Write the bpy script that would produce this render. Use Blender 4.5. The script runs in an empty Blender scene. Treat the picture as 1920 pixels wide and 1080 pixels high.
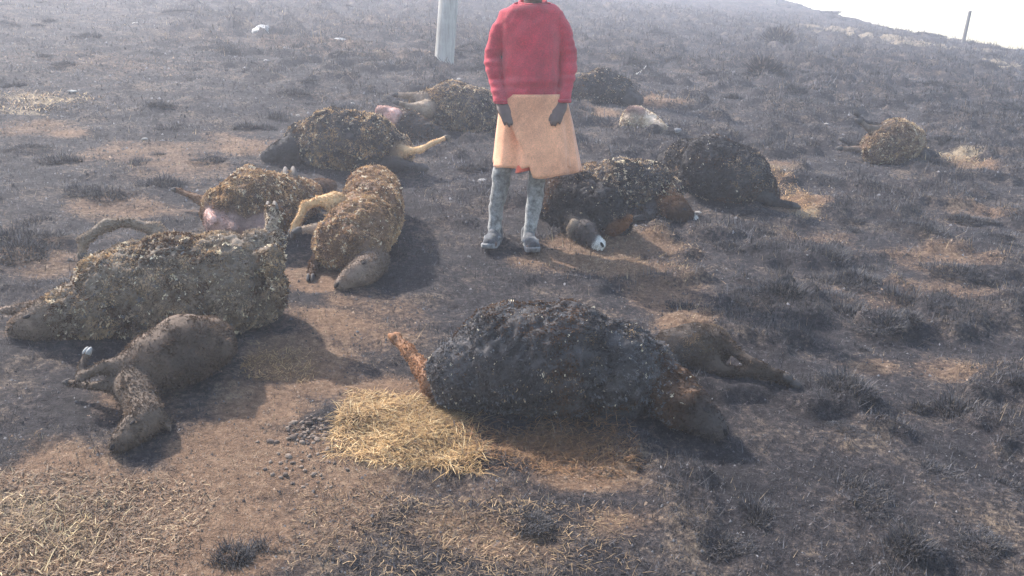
import bpy, bmesh, math, random
import numpy as np
from mathutils import Vector, Matrix

random.seed(7)
RNG = np.random.default_rng(7)
S = bpy.context.scene
COL = S.collection
R = math.radians

# ------------------------------------------------------------------ camera
PITCH = 14.0
CAM_Z = 1.68
FPX = 1663.0                       # focal length in pixels of a 1920 wide frame
cam_d = bpy.data.cameras.new('camera')
cam_d.sensor_width = 36.0
cam_d.lens = 36.0 * FPX / 1920.0
cam_d.clip_start = 0.05
cam_d.clip_end = 3000
cam = bpy.data.objects.new('camera', cam_d)
cam.location = (0, 0, CAM_Z)
cam.rotation_euler = (R(90 - PITCH), 0, 0)
COL.objects.link(cam)
S.camera = cam

# ------------------------------------------------------------------ sky and sun
SUN_EL = 43.0
SHADOW = Vector((0.74, -0.67, 0)).normalized()       # where shadows fall on the ground
sun_from = Vector((-SHADOW.x * math.cos(R(SUN_EL)), -SHADOW.y * math.cos(R(SUN_EL)), math.sin(R(SUN_EL))))
w = bpy.data.worlds.new('World')
S.world = w
w.use_nodes = True
wn = w.node_tree.nodes
sky = wn.new('ShaderNodeTexSky')
sky.sky_type = 'NISHITA'
sky.sun_disc = False
sky.sun_elevation = R(SUN_EL)
sky.sun_rotation = math.atan2(sun_from.x, sun_from.y)
sky.air_density = 1.3
sky.dust_density = 2.0
wn['Background'].inputs['Strength'].default_value = 0.15
w.node_tree.links.new(sky.outputs[0], wn['Background'].inputs['Color'])
sl = bpy.data.lights.new('sun', 'SUN')
sl.energy = 3.5
sl.angle = R(1.5)
sl.color = (1.0, 0.95, 0.89)
so = bpy.data.objects.new('sun', sl)
so.rotation_euler = (-sun_from).to_track_quat('-Z', 'Y').to_euler()
COL.objects.link(so)

S.view_settings.view_transform = 'Standard'
S.view_settings.look = 'None'
S.view_settings.gamma = 1.0
S.view_settings.use_curve_mapping = False
S.view_settings.exposure = 1.58
S.render.engine = 'CYCLES'
S.cycles.max_bounces = 5
S.cycles.diffuse_bounces = 3
S.cycles.volume_bounces = 1
S.cycles.use_denoising = True

HAZE_DENSITY = 0.0072
HAZE_COLOR = (0.88, 0.90, 1.0)

# ------------------------------------------------------------------ noise
def _hash(ix, iy, iz, seed=0):
    h = (ix.astype(np.int64) * 374761393 + iy.astype(np.int64) * 668265263 + iz.astype(np.int64) * 2147483647 + seed * 1274126177) & 0xffffffff
    h = ((h ^ (h >> 13)) * 1274126177) & 0xffffffff
    h = ((h ^ (h >> 16)) * 2246822519) & 0xffffffff
    return ((h ^ (h >> 15)) & 0xffff) / 65535.0

def noise3(p, seed=0):
    p = np.asarray(p, float)
    i = np.floor(p).astype(np.int64)
    f = p - i
    f = f * f * (3 - 2 * f)
    out = 0
    for dx in (0, 1):
        for dy in (0, 1):
            for dz in (0, 1):
                wgt = (f[..., 0] if dx else 1 - f[..., 0]) * (f[..., 1] if dy else 1 - f[..., 1]) * (f[..., 2] if dz else 1 - f[..., 2])
                out = out + wgt * _hash(i[..., 0] + dx, i[..., 1] + dy, i[..., 2] + dz, seed)
    return out * 2 - 1

def noise2(x, y, s, seed=0):
    x = np.asarray(x, float); y = np.asarray(y, float)
    i = np.floor(x * s).astype(np.int64); j = np.floor(y * s).astype(np.int64)
    fx = x * s - i; fy = y * s - j
    fx = fx * fx * (3 - 2 * fx); fy = fy * fy * (3 - 2 * fy)
    z = np.zeros_like(i)
    a = _hash(i, j, z, seed); b = _hash(i + 1, j, z, seed); c = _hash(i, j + 1, z, seed); d = _hash(i + 1, j + 1, z, seed)
    return ((a * (1 - fx) + b * fx) * (1 - fy) + (c * (1 - fx) + d * fx) * fy) * 2 - 1

def sstep(a, b, x):
    t = np.clip((x - a) / (b - a), 0, 1)
    return t * t * (3 - 2 * t)

# ------------------------------------------------------------------ terrain
SLOPE_Y, SLOPE_X = 0.121, -0.070
BROW_X = 13.2
def plane_z(x, y):
    return SLOPE_Y * y + SLOPE_X * x

def terrain(x, y):
    x = np.asarray(x, float); y = np.asarray(y, float)
    z = plane_z(x, y)
    over = np.maximum(0, x - BROW_X - 1.2 * noise2(x * 0 + 3.3, y, 0.11, 5))
    z = z - 0.035 * over ** 2
    z = z + 0.16 * noise2(x, y, 0.13, 1) * sstep(6, 14, np.hypot(x, y))
    z = z + 0.045 * noise2(x, y, 0.55, 2) * sstep(2, 8, np.hypot(x, y))
    # the trampled bank that runs down towards the camera on the left
    z = z + 0.016 * noise2(x, y, 1.7, 3)
    return z

def clump(x, y):
    """0 between the burnt grass clumps, up to about 1 on top of one"""
    c = noise2(x, y, 3.4, 15) + .55 * noise2(x, y, 7.1, 16) + .25 * noise2(x, y, 15.0, 17)
    return sstep(0.02, 0.62, c) * (0.25 + 0.75 * sstep(-1.2, 0.9, np.asarray(x) + .5 * (np.asarray(y) - 5) + .6 * noise2(x, y, .6, 18)))

def rough(x, y):
    """small lumps of the burnt ground, on top of terrain()"""
    d = np.hypot(x, y)
    n = 0.013 * noise2(x, y, 4.3, 11) + 0.010 * noise2(x, y, 9.7, 12)
    n = n + 0.007 * noise2(x, y, 21.0, 13) + 0.004 * noise2(x, y, 47.0, 14) * sstep(9, 4, d)
    return n * (1 + 0.6 * sstep(5, 25, d)) + clump(x, y) * (0.060 + 0.06 * sstep(5, 20, d)) * sstep(1.5, 3.2, d)

# ------------------------------------------------------------------ rays of the photograph
CF = Vector((0, math.cos(R(PITCH)), -math.sin(R(PITCH))))
CU = Vector((0, math.sin(R(PITCH)), math.cos(R(PITCH))))
CR = Vector((1, 0, 0))
C0 = Vector((0, 0, CAM_Z))
def ray(px, py):
    return CF + CR * ((px - 960) / FPX) - CU * ((py - 540) / FPX)
def at_depth(px, py, t):
    return C0 + ray(px, py) * t
def on_ground(px, py, r=0.0, k=1.0, h=0.0):
    """point on this line of sight that stands k radii (r photo pixels) plus h metres above the ground"""
    d = ray(px, py)
    ts = 0.6 * np.exp(np.linspace(0, math.log(120 / 0.6), 1200))
    g = (C0.z + d.z * ts) - terrain(d.x * ts, d.y * ts) - h - k * r * ts / FPX
    i = int(np.argmax(g <= 0)) if (g <= 0).any() else len(ts) - 1
    lo, hi = ts[max(i - 1, 0)], ts[i]
    for _ in range(16):
        t = (lo + hi) / 2
        p = C0 + d * t
        if p.z - float(terrain(p.x, p.y)) - h - k * r * t / FPX > 0:
            lo = t
        else:
            hi = t
    return C0 + d * float(lo), float(lo)
def at_y(px, py, y):
    d = ray(px, py)
    return C0 + d * (y / d.y)
def gz(x, y):
    return float(terrain(x, y))

# ------------------------------------------------------------------ helpers
def link(name, me, mat=None, parent=None):
    o = bpy.data.objects.new(name, me)
    COL.objects.link(o)
    if mat is not None and me is not None:
        me.materials.append(mat)
    if parent is not None:
        o.parent = parent
        o.matrix_parent_inverse = parent.matrix_world.inverted() if parent.type != 'EMPTY' else Matrix.Translation(-parent.location)
    return o
def tag(o, label=None, cat=None, group=None, kind=None):
    if label: o['label'] = label
    if cat: o['category'] = cat
    if group: o['group'] = group
    if kind: o['kind'] = kind
    return o
def empty(name, loc):
    o = bpy.data.objects.new(name, None)
    o.empty_display_size = 0.1
    o.location = loc
    COL.objects.link(o)
    return o
def np_mesh(name, verts, faces, cols=None, smooth=True):
    """verts (n,3), faces (m,k) all of one size"""
    verts = np.asarray(verts, np.float32); faces = np.asarray(faces, np.int32)
    me = bpy.data.meshes.new(name)
    me.vertices.add(len(verts)); me.vertices.foreach_set('co', verts.ravel())
    k = faces.shape[1]
    me.loops.add(faces.size); me.loops.foreach_set('vertex_index', faces.ravel())
    me.polygons.add(len(faces))
    me.polygons.foreach_set('loop_start', np.arange(0, faces.size, k, dtype=np.int32))
    me.polygons.foreach_set('loop_total', np.full(len(faces), k, np.int32))
    me.update(calc_edges=True)
    if smooth:
        me.polygons.foreach_set('use_smooth', np.ones(len(faces), bool))
    if cols is not None:
        set_col(me, cols)
    return me
def set_col(me, cols):
    a = me.color_attributes.new('Col', 'FLOAT_COLOR', 'POINT')
    c = np.ones((len(me.vertices), 4), np.float32); c[:, :3] = cols
    a.data.foreach_set('color', c.ravel())
def get_co(me):
    a = np.empty(len(me.vertices) * 3, np.float32); me.vertices.foreach_get('co', a); return a.reshape(-1, 3)
def get_no(me):
    a = np.empty(len(me.vertices) * 3, np.float32); me.vertex_normals.foreach_get('vector', a); return a.reshape(-1, 3)

# ------------------------------------------------------------------ materials
def new_mat(name):
    m = bpy.data.materials.new(name); m.use_nodes = True
    nt = m.node_tree
    return m, nt, nt.nodes['Principled BSDF']
def N(nt, t, **kw):
    n = nt.nodes.new(t)
    for k, v in kw.items():
        if k in n.inputs: n.inputs[k].default_value = v
        else: setattr(n, k, v)
    return n
def noise_node(nt, scale, detail=4, rough_=0.6, coord='Object'):
    tc = N(nt, 'ShaderNodeTexCoord')
    n = N(nt, 'ShaderNodeTexNoise'); n.inputs['Scale'].default_value = scale
    n.inputs['Detail'].default_value = detail; n.inputs['Roughness'].default_value = rough_
    nt.links.new(tc.outputs[coord], n.inputs['Vector'])
    return n
def ramp(nt, fac, stops):
    r = N(nt, 'ShaderNodeValToRGB')
    el = r.color_ramp.elements
    el[0].position, el[0].color = stops[0][0], (*stops[0][1], 1)
    el[1].position, el[1].color = stops[-1][0], (*stops[-1][1], 1)
    for p, c in stops[1:-1]:
        e = el.new(p); e.color = (*c, 1)
    nt.links.new(fac, r.inputs[0])
    return r
def mixc(nt, fac, a, b, mode='MIX'):
    m = N(nt, 'ShaderNodeMix', data_type='RGBA', blend_type=mode)
    for s, v in ((0, fac), (6, a), (7, b)):
        if hasattr(v, 'links') or hasattr(v, 'is_output'): nt.links.new(v, m.inputs[s])
        else: m.inputs[s].default_value = v if s == 0 else (*v, 1)
    return m.outputs[2]
def bump(nt, p, height, strength, dist):
    b = N(nt, 'ShaderNodeBump'); b.inputs['Strength'].default_value = strength; b.inputs['Distance'].default_value = dist
    nt.links.new(height, b.inputs['Height']); nt.links.new(b.outputs[0], p.inputs['Normal'])
    return b

def col_mat(name, rough_=0.9, var=0.35, scale=60, transl=0.0, bump_d=0.0, bump_s=120, spec=0.2):
    """colour from the mesh's own colour attribute, broken up with fine grain"""
    m, nt, p = new_mat(name)
    a = N(nt, 'ShaderNodeAttribute', attribute_name='Col')
    n = noise_node(nt, scale, 5, 0.7)
    r = ramp(nt, n.outputs['Fac'], [(0.25, (1 - var,) * 3), (0.75, (1 + var,) * 3)])
    c = mixc(nt, 1.0, a.outputs['Color'], r.outputs['Color'], 'MULTIPLY')
    nt.links.new(c, p.inputs['Base Color'])
    p.inputs['Roughness'].default_value = rough_
    p.inputs['Specular IOR Level'].default_value = spec
    if bump_d:
        nb = noise_node(nt, bump_s, 4, 0.7)
        bump(nt, p, nb.outputs['Fac'], 0.8, bump_d)
    if transl:
        t = N(nt, 'ShaderNodeBsdfTranslucent'); nt.links.new(c, t.inputs['Color'])
        mx = N(nt, 'ShaderNodeMixShader'); mx.inputs[0].default_value = transl
        nt.links.new(p.outputs[0], mx.inputs[1]); nt.links.new(t.outputs[0], mx.inputs[2])
        nt.links.new(mx.outputs[0], nt.nodes['Material Output'].inputs['Surface'])
    return m

def ground_mat():
    m, nt, p = new_mat('burnt_ground')
    a = N(nt, 'ShaderNodeAttribute', attribute_name='Col')
    sep = N(nt, 'ShaderNodeSeparateColor'); nt.links.new(a.outputs['Color'], sep.inputs[0])
    nA = noise_node(nt, 3.0, 8, 0.7); nB = noise_node(nt, 38, 6, 0.75); nC = noise_node(nt, 160, 3, 0.7)
    char = ramp(nt, nA.outputs['Fac'], [(0.3, (0.022, 0.020, 0.022)), (0.5, (0.045, 0.039, 0.041)), (0.7, (0.085, 0.068, 0.062))])
    ash = ramp(nt, nB.outputs['Fac'], [(0.35, (0.45, 0.45, 0.47)), (0.5, (0.9, 0.9, 0.9)), (0.66, (1.7, 1.65, 1.65)), (0.76, (3.0, 2.9, 2.9))])
    c = mixc(nt, 1.0, char.outputs['Color'], ash.outputs['Color'], 'MULTIPLY')
    soil = ramp(nt, nB.outputs['Fac'], [(0.28, (0.085, 0.050, 0.033)), (0.5, (0.195, 0.118, 0.074)), (0.72, (0.32, 0.21, 0.135))])
    pale = ramp(nt, nB.outputs['Fac'], [(0.3, (0.16, 0.12, 0.08)), (0.7, (0.42, 0.33, 0.22))])
    # ragged edges: the zone weights are compared with grain
    def ragged(w_out, amt):
        mn = N(nt, 'ShaderNodeMath', operation='MULTIPLY_ADD'); nt.links.new(nB.outputs['Fac'], mn.inputs[0]); mn.inputs[1].default_value = amt
        ma = N(nt, 'ShaderNodeMath', operation='MULTIPLY_ADD'); nt.links.new(nA.outputs['Fac'], ma.inputs[0]); ma.inputs[1].default_value = 1.1; nt.links.new(w_out, ma.inputs[2])
        nt.links.new(ma.outputs[0], mn.inputs[2])
        mr = N(nt, 'ShaderNodeMapRange'); mr.interpolation_type = 'SMOOTHSTEP'
        mr.inputs['From Min'].default_value = 0.9 + amt * 0.5 - 0.36; mr.inputs['From Max'].default_value = 0.9 + amt * 0.5 + 0.36
        nt.links.new(mn.outputs[0], mr.inputs['Value'])
        return mr.outputs[0]
    c = mixc(nt, ragged(sep.outputs[0], 0.9), c, soil.outputs['Color'])
    c = mixc(nt, ragged(sep.outputs[1], 0.9), c, pale.outputs['Color'])
    fine = ramp(nt, nC.outputs['Fac'], [(0.3, (0.65,) * 3), (0.7, (1.35,) * 3)])
    c = mixc(nt, 1.0, c, fine.outputs['Color'], 'MULTIPLY')
    nt.links.new(c, p.inputs['Base Color'])
    p.inputs['Roughness'].default_value = 0.95
    p.inputs['Specular IOR Level'].default_value = 0.15
    ad = N(nt, 'ShaderNodeMath', operation='ADD'); nt.links.new(nB.outputs['Fac'], ad.inputs[0]); nt.links.new(nC.outputs['Fac'], ad.inputs[1])
    bump(nt, p, ad.outputs[0], 1.0, 0.02)
    return m

M_GROUND = ground_mat()
M_BLADE = col_mat('burnt_blades', 0.85, 0.25, 30, transl=0.25)
M_STRAW = col_mat('dry_straw', 0.7, 0.2, 25, transl=0.35, spec=0.3)
M_HIDE = col_mat('sheep_hide', 0.85, 0.35, 45, bump_d=0.004, bump_s=90)
M_FLEECE = col_mat('sheep_fleece', 1.0, 0.25, 60, transl=0.22, spec=0.03)
M_HOOF = col_mat('hoof_horn', 0.75, 0.25, 90, bump_d=0.002)
M_STONE = col_mat('field_stone', 0.9, 0.3, 20, bump_d=0.01, bump_s=25)

# ------------------------------------------------------------------ zones of the ground
# ellipses of bare brown soil (0) and dry pale grass (1): photo x, y, half sizes, weight
ZONES = [
    (0, 520, 900, 260, 120, .55), (0, 200, 1000, 330, 120, .75), (0, 700, 590, 130, 60, .45), (0, 250, 760, 120, 60, .4), (0, 950, 930, 220, 60, .25),
    
    (0, 640, 610, 150, 50, .75), (0, 560, 680, 130, 60, .9), (0, 480, 760, 110, 60, .7), (0, 420, 860, 170, 70, 1.0), (0, 300, 960, 240, 100, .95),
    (0, 120, 900, 170, 90, .8), (0, 80, 1020, 200, 90, .8), (0, 350, 1050, 170, 60, .85), (0, 600, 990, 120, 50, .45),
    (0, 900, 1000, 160, 50, .6), (0, 1080, 900, 150, 45, .85), (0, 1150, 980, 90, 40, .5), (0, 1030, 850, 160, 40, .8),
    (0, 1190, 460, 120, 26, .9), (0, 1130, 500, 130, 30, .8), (0, 1240, 560, 90, 36, .55), (0, 1080, 470, 60, 18, .6),
    (0, 600, 530, 70, 30, .8), (0, 640, 570, 60, 20, .6), (0, 1280, 610, 60, 18, .6),
    (0, 300, 300, 190, 36, .42), (0, 460, 280, 90, 28, .55), (0, 250, 390, 120, 26, .45), (0, 70, 480, 110, 36, .5), (0, 60, 240, 130, 20, .4),
    (0, 1440, 330, 60, 30, .6), (0, 1490, 385, 50, 18, .9), (1, 1508, 398, 26, 7, .9), (1, 1440, 318, 50, 9, .5),
    (1, 90, 186, 90, 9, .75), (1, 40, 210, 60, 8, .5), (0, 130, 250, 60, 10, .6), (0, 1230, 195, 60, 14, .55), (0, 1130, 215, 50, 10, .6),
    (1, 1790, 292, 55, 6, .75), (0, 1800, 310, 60, 10, .7), (0, 1740, 480, 120, 24, .45), (0, 1760, 545, 90, 20, .4), (0, 1560, 450, 90, 20, .4),
    (0, 1850, 400, 90, 20, .35), (0, 1640, 560, 70, 16, .35), (0, 1780, 700, 120, 30, .35), (0, 1650, 690, 60, 20, .4),
    (1, 780, 820, 110, 55, .6), (0, 760, 760, 120, 60, .9), (1, 40, 960, 60, 30, .35), (1, 130, 1010, 60, 26, .3),
    (1, 1760, 92, 60, 4, .5), (1, 1640, 72, 60, 4, .5), (1, 1560, 58, 40, 3, .45), (1, 1860, 122, 60, 4, .55),
    (0, 560, 90, 300, 14, .2), (0, 800, 60, 300, 14, .15), (0, 200, 120, 250, 20, .2),
]
_zones = []
for t, px, py, rx, ry, wgt in ZONES:
    c, tc_ = on_ground(px, py)
    if on_ground(px, py - ry)[1] > 70: continue
    a, _ = on_ground(px + rx, py); b, _ = on_ground(px, py - ry); d, _ = on_ground(px, py + ry)
    _zones.append((t, c.x, (b.y + d.y) / 2, abs(a.x - c.x) + .01, abs(b.y - d.y) / 2 + .01, wgt, c.x / max(c.y, .1)))
def zone(x, y):
    x = np.asarray(x, float); y = np.asarray(y, float)
    out = [np.zeros_like(x), np.zeros_like(x)]
    n1 = 0.35 * noise2(x, y, 2.2, 31) + 0.25 * noise2(x, y, 6.0, 32)
    for t, cx, cy, rx, ry, wgt, k in _zones:
        dx = (x - cx - k * (y - cy)) / rx; dy = (y - cy) / ry
        d = np.sqrt(dx * dx + dy * dy) + n1
        out[t] = np.maximum(out[t], wgt * sstep(1.3, 0.3, d))
    return out

# ------------------------------------------------------------------ ground sheet
def build_ground():
    ys = list(np.linspace(-14, 0.6, 24)[:-1])
    y = 0.6
    while y < 84:
        ys.append(y)
        y += 0.0060 * math.sqrt(y * y + 6.0) * (1 if y < 14 else 1.5)
    ys = np.array(ys)
    us = np.concatenate([np.linspace(-1.5, -0.78, 16)[:-1], np.linspace(-0.78, 0.78, 330), np.linspace(0.78, 1.5, 16)[1:]])
    Y, U = np.meshgrid(ys, us, indexing='ij')
    X = U * np.sqrt(Y * Y + 9.0)
    hi, lo = 17.0, -40.0
    X = np.where(X > hi, hi + 8.0 * (1 - np.exp(-(X - hi) / 8.0)), X)
    X = np.where(X < lo, lo - 15.0 * (1 - np.exp((X - lo) / 15.0)), X)
    z0, z1 = zone(X, Y)
    Z = terrain(X, Y) + rough(X, Y) * (1 - 0.55 * np.clip(z0, 0, 1))
    n, m = Y.shape
    idx = np.arange(n * m).reshape(n, m)
    F = np.stack([idx[:-1, :-1], idx[:-1, 1:], idx[1:, 1:], idx[1:, :-1]], -1).reshape(-1, 4)
    V = np.stack([X, Y, Z], -1).reshape(-1, 3)
    cols = np.stack([z0, z1, np.zeros_like(z0)], -1).reshape(-1, 3)
    o = link('ground', np_mesh('ground', V, F, cols), M_GROUND)
    return tag(o, 'burnt black hillside with patches of bare brown soil', 'ground', kind='structure')
build_ground()
def surf(x, y):
    return terrain(x, y) + rough(x, y) * (1 - 0.55 * np.clip(zone(x, y)[0], 0, 1))

# ------------------------------------------------------------------ haze
def build_haze():
    x0, x1, y0, y1 = -56.0, 26.0, -15.5, 85.5
    bot = [plane_z(x, y) - (1.5 if x < 0 else 8.5) for x, y in ((x0, y0), (x1, y0), (x1, y1), (x0, y1))]
    top = [plane_z(x, y) + 4.2 for x, y in ((x0, y0), (x1, y0), (x1, y1), (x0, y1))]
    P = [(x0, y0), (x1, y0), (x1, y1), (x0, y1)]
    V = [(p[0], p[1], z) for p, z in zip(P, bot)] + [(p[0], p[1], z) for p, z in zip(P, top)]
    F = [(3, 2, 1, 0), (4, 5, 6, 7), (0, 1, 5, 4), (1, 2, 6, 5), (2, 3, 7, 6), (3, 0, 4, 7)]
    me = bpy.data.meshes.new('haze'); me.from_pydata(V, [], F)
    m = bpy.data.materials.new('smoke_haze'); m.use_nodes = True
    nt = m.node_tree
    nt.nodes.remove(nt.nodes['Principled BSDF'])
    v = nt.nodes.new('ShaderNodeVolumePrincipled')
    v.inputs['Color'].default_value = (*HAZE_COLOR, 1)
    v.inputs['Density'].default_value = HAZE_DENSITY
    v.inputs['Anisotropy'].default_value = 0.35
    nt.links.new(v.outputs[0], nt.nodes['Material Output'].inputs['Volume'])
    o = link('haze', me, m)
    tag(o, 'thin pale smoke lying over the burnt slope', 'haze', kind='stuff')
build_haze()

# ------------------------------------------------------------------ solid chains of tapered limbs
def chain_bm(bm, pts, rad, sub=2, seg=14):
    for p, r in zip(pts, rad):
        bmesh.ops.create_icosphere(bm, subdivisions=sub, radius=r, matrix=Matrix.Translation(p))
    for i in range(len(pts) - 1):
        a, b = Vector(pts[i]), Vector(pts[i + 1])
        d = b - a
        L = d.length
        if L < 1e-5: continue
        q = d.to_track_quat('Z', 'Y').to_matrix().to_4x4()
        bmesh.ops.create_cone(bm, cap_ends=True, segments=seg, radius1=rad[i] * .99, radius2=rad[i + 1] * .99, depth=L,
                              matrix=Matrix.Translation((a + b) / 2) @ q)
def fuse(bm, voxel, smooth_it, name):
    me = bpy.data.meshes.new(name)
    bm.to_mesh(me); bm.free()
    o = bpy.data.objects.new(name, me); COL.objects.link(o)
    md = o.modifiers.new('r', 'REMESH'); md.mode = 'VOXEL'; md.voxel_size = voxel
    if smooth_it:
        ms = o.modifiers.new('s', 'SMOOTH'); ms.factor = 0.5; ms.iterations = smooth_it
    dg = bpy.context.evaluated_depsgraph_get()
    out = bpy.data.meshes.new_from_object(o.evaluated_get(dg))
    bpy.data.objects.remove(o); bpy.data.meshes.remove(me)
    out.name = name
    out.polygons.foreach_set('use_smooth', np.ones(len(out.polygons), bool))
    return out
def chain_dist(P, pts, rad):
    best = np.full(len(P), 1e9)
    for i in range(max(1, len(pts) - 1)):
        a = np.array(pts[i]); b = np.array(pts[min(i + 1, len(pts) - 1)])
        d = b - a; L2 = max(float(d @ d), 1e-9)
        t = np.clip(((P - a) @ d) / L2, 0, 1)
        r = rad[i] + (rad[min(i + 1, len(rad) - 1)] - rad[i]) * t
        best = np.minimum(best, np.linalg.norm(P - a - t[:, None] * d, axis=1) - r)
    return best

C_CHAR = np.array((0.033, 0.029, 0.028)); C_ASH = np.array((0.125, 0.12, 0.122)); C_BROWN = np.array((0.11, 0.062, 0.036))
C_GOLD = np.array((0.55, 0.365, 0.195)); C_CREAM = np.array((0.74, 0.63, 0.46)); C_PINK = np.array((0.52, 0.34, 0.29)); C_RUST = np.array((0.30, 0.13, 0.05))
C_GREY = np.array((0.30, 0.23, 0.17)); C_SKIN = np.array((0.16, 0.115, 0.085)); C_WHITE = np.array((0.72, 0.70, 0.66))

def make_hoof(tip, back, r, parent, color):
    """a cloven hoof: two short tapering toes at the end of a leg"""
    d = (Vector(tip) - Vector(back)).normalized()
    side = d.cross(Vector((0, 0, 1)))
    if side.length < .1: side = d.cross(Vector((0, 1, 0)))
    side.normalize(); up = side.cross(d)
    V, F = [], []
    for s in (-1, 1):
        b0 = len(V)
        for t, wv, hv in ((-0.6, .55, 1.12), (0.5, .56, 1.15), (1.7, .42, .62), (2.1, .16, .2)):
            c = Vector(tip) + d * (t * r) + side * (s * .58 * r)
            for k in range(6):
                a = math.tau * k / 6
                V.append(c + side * (math.cos(a) * wv * r) + up * (math.sin(a) * hv * r - (0.15 * r if t > 1 else 0)))
        for q in range(3):
            for k in range(6):
                F.append((b0 + q * 6 + k, b0 + q * 6 + (k + 1) % 6, b0 + q * 6 + 6 + (k + 1) % 6, b0 + q * 6 + 6 + k))
        F.append(tuple(b0 + k for k in range(5, -1, -1))); F.append(tuple(b0 + 18 + k for k in range(6)))
    me = bpy.data.meshes.new('hoof'); me.from_pydata([tuple(v) for v in V], [], F)
    set_col(me, np.tile(np.array(color, float), (len(V), 1)))
    me.polygons.foreach_set('use_smooth', np.ones(len(me.polygons), bool))
    return link('hoof', me, M_HOOF, parent)

def locks(me, wgt, count, size, colfn, seed, name, parent, root):
    """charred or matted wool: thousands of small bent locks standing on the hide"""
    rng = np.random.default_rng(seed)
    co = get_co(me); no = get_no(me)
    me.calc_loop_triangles()
    tri = np.empty(len(me.loop_triangles) * 3, np.int32); me.loop_triangles.foreach_get('vertices', tri); tri = tri.reshape(-1, 3)
    ar = np.linalg.norm(np.cross(co[tri[:, 1]] - co[tri[:, 0]], co[tri[:, 2]] - co[tri[:, 0]]), axis=1)
    ar = ar * np.clip(wgt[tri].mean(1), 0, 1)
    f = rng.choice(len(tri), count, p=ar / ar.sum())
    bc = rng.dirichlet((1, 1, 1), count)
    P = (co[tri[f]] * bc[..., None]).sum(1); Nn = (no[tri[f]] * bc[..., None]).sum(1)
    Nn /= np.linalg.norm(Nn, axis=1)[:, None] + 1e-9
    keep = P[:, 2] + 0 > np.asarray(terrain(P[:, 0], P[:, 1])) + 0.01
    vd = np.array(C0)[None] - P; vd /= np.linalg.norm(vd, axis=1)[:, None]
    keep &= (vd * Nn).sum(1) > -.45
    P, Nn = P[keep], Nn[keep]; n = len(P)
    if colfn is None:
        vc = np.empty(len(co) * 4, np.float32); me.color_attributes['Col'].data.foreach_get('color', vc); vc = vc.reshape(-1, 4)[:, :3]
        cbase = vc[tri[f][:, 0]][keep].astype(float) * rng.uniform(.6, 1.5, (n, 1))
    fld = np.stack([noise3(P * 16, 91), noise3(P * 16, 92), noise3(P * 16, 93)], -1) * 1.5 + np.stack([noise3(P * 40, 94), noise3(P * 40, 95), noise3(P * 40, 96)], -1) * .7
    D = Nn * 0.5 + fld + rng.normal(0, .38, (n, 3)) + np.array((0, 0, -.25))
    D /= np.linalg.norm(D, axis=1)[:, None]
    inw = (D * Nn).sum(1) < 0.12
    D[inw] = D[inw] + Nn[inw] * 0.6
    D /= np.linalg.norm(D, axis=1)[:, None]
    T = np.cross(D, rng.normal(0, 1, (n, 3))); T /= np.linalg.norm(T, axis=1)[:, None] + 1e-9
    B = np.cross(D, T)
    s = size * rng.lognormal(0, .32, n)
    s = s * (0.6 + 0.8 * (noise3(P * 24, 77) * .5 + .5))
    V = np.empty((n, 4, 3))
    bend = rng.normal(0, .35, (n, 3)) + np.array((0, 0, -.25))
    tip = P + D * (1.5 * s)[:, None] + bend * (0.5 * s)[:, None]
    V[:, 0] = P - Nn * (0.3 * s)[:, None] - T * (0.55 * s)[:, None]
    V[:, 1] = P - Nn * (0.3 * s)[:, None] + T * (0.55 * s)[:, None]
    V[:, 2] = tip + T * (0.22 * s)[:, None] + Nn * (.15 * s)[:, None]
    V[:, 3] = tip - T * (0.22 * s)[:, None]
    F = np.arange(n * 4).reshape(-1, 4)
    c = cbase if colfn is None else colfn(P, Nn, rng)
    cv = np.repeat(c[:, None, :], 4, 1)
    cv[:, 2:] *= 1.12
    o = link(name, np_mesh(name, V.reshape(-1, 3), F, cv.reshape(-1, 3), smooth=True), M_FLEECE, parent)
    o['kind'] = 'stuff'
    return o

def wool_colors(char, ash=0.1, gold=0.5, cream=0.05, base=C_GREY, seed=0, dark=C_CHAR):
    """share of burnt wool, of ash-tipped wool and of wool that stayed yellow"""
    def fn(P, Nn, rng):
        n = len(P)
        q = 0.5 + 0.20 * noise3(P * 4.2, seed + 1) + 0.26 * noise3(P * 13, seed + 2) + 0.26 * noise3(P * 31, seed + 3) + rng.normal(0, .10, n)
        up = np.clip(Nn[:, 2] * .5 + .5, 0, 1)
        c = np.tile(dark, (n, 1)) * rng.uniform(.7, 1.5, (n, 1))
        g = q > char
        mixg = np.clip(gold + .45 * noise3(P * 9, seed + 4) + .35 * noise3(P * 27, seed + 7), 0, 1)[:, None]
        c = np.where(g[:, None], (mixg * C_GOLD + (1 - mixg) * base) * (.8 + .45 * noise3(P * 22, seed + 8)[:, None]) * rng.uniform(.8, 1.15, (n, 1)), c)
        br = (~g) & (noise3(P * 5, seed + 5) + rng.normal(0, .12, n) > .36)
        c = np.where(br[:, None], (C_BROWN * .75 + C_CHAR * .2) * rng.uniform(.6, 1.3, (n, 1)), c)
        a = (noise3(P * 75, seed + 12) * .5 + .5 + rng.normal(0, .06, n)) > 1 - (ash * np.clip(1 + 2.0 * noise3(P * 3.7, seed + 6), .2, 3)) ** .6 * .62
        c = np.where(a[:, None], C_ASH * rng.uniform(.7, 1.5, (n, 1)), c)
        k = (noise3(P * 62, seed + 13) * .5 + .5 + rng.normal(0, .06, n)) > 1 - cream ** .5 * .72
        c = np.where(k[:, None], C_CREAM * rng.uniform(.8, 1.1, (n, 1)), c)
        return c
    return fn

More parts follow.
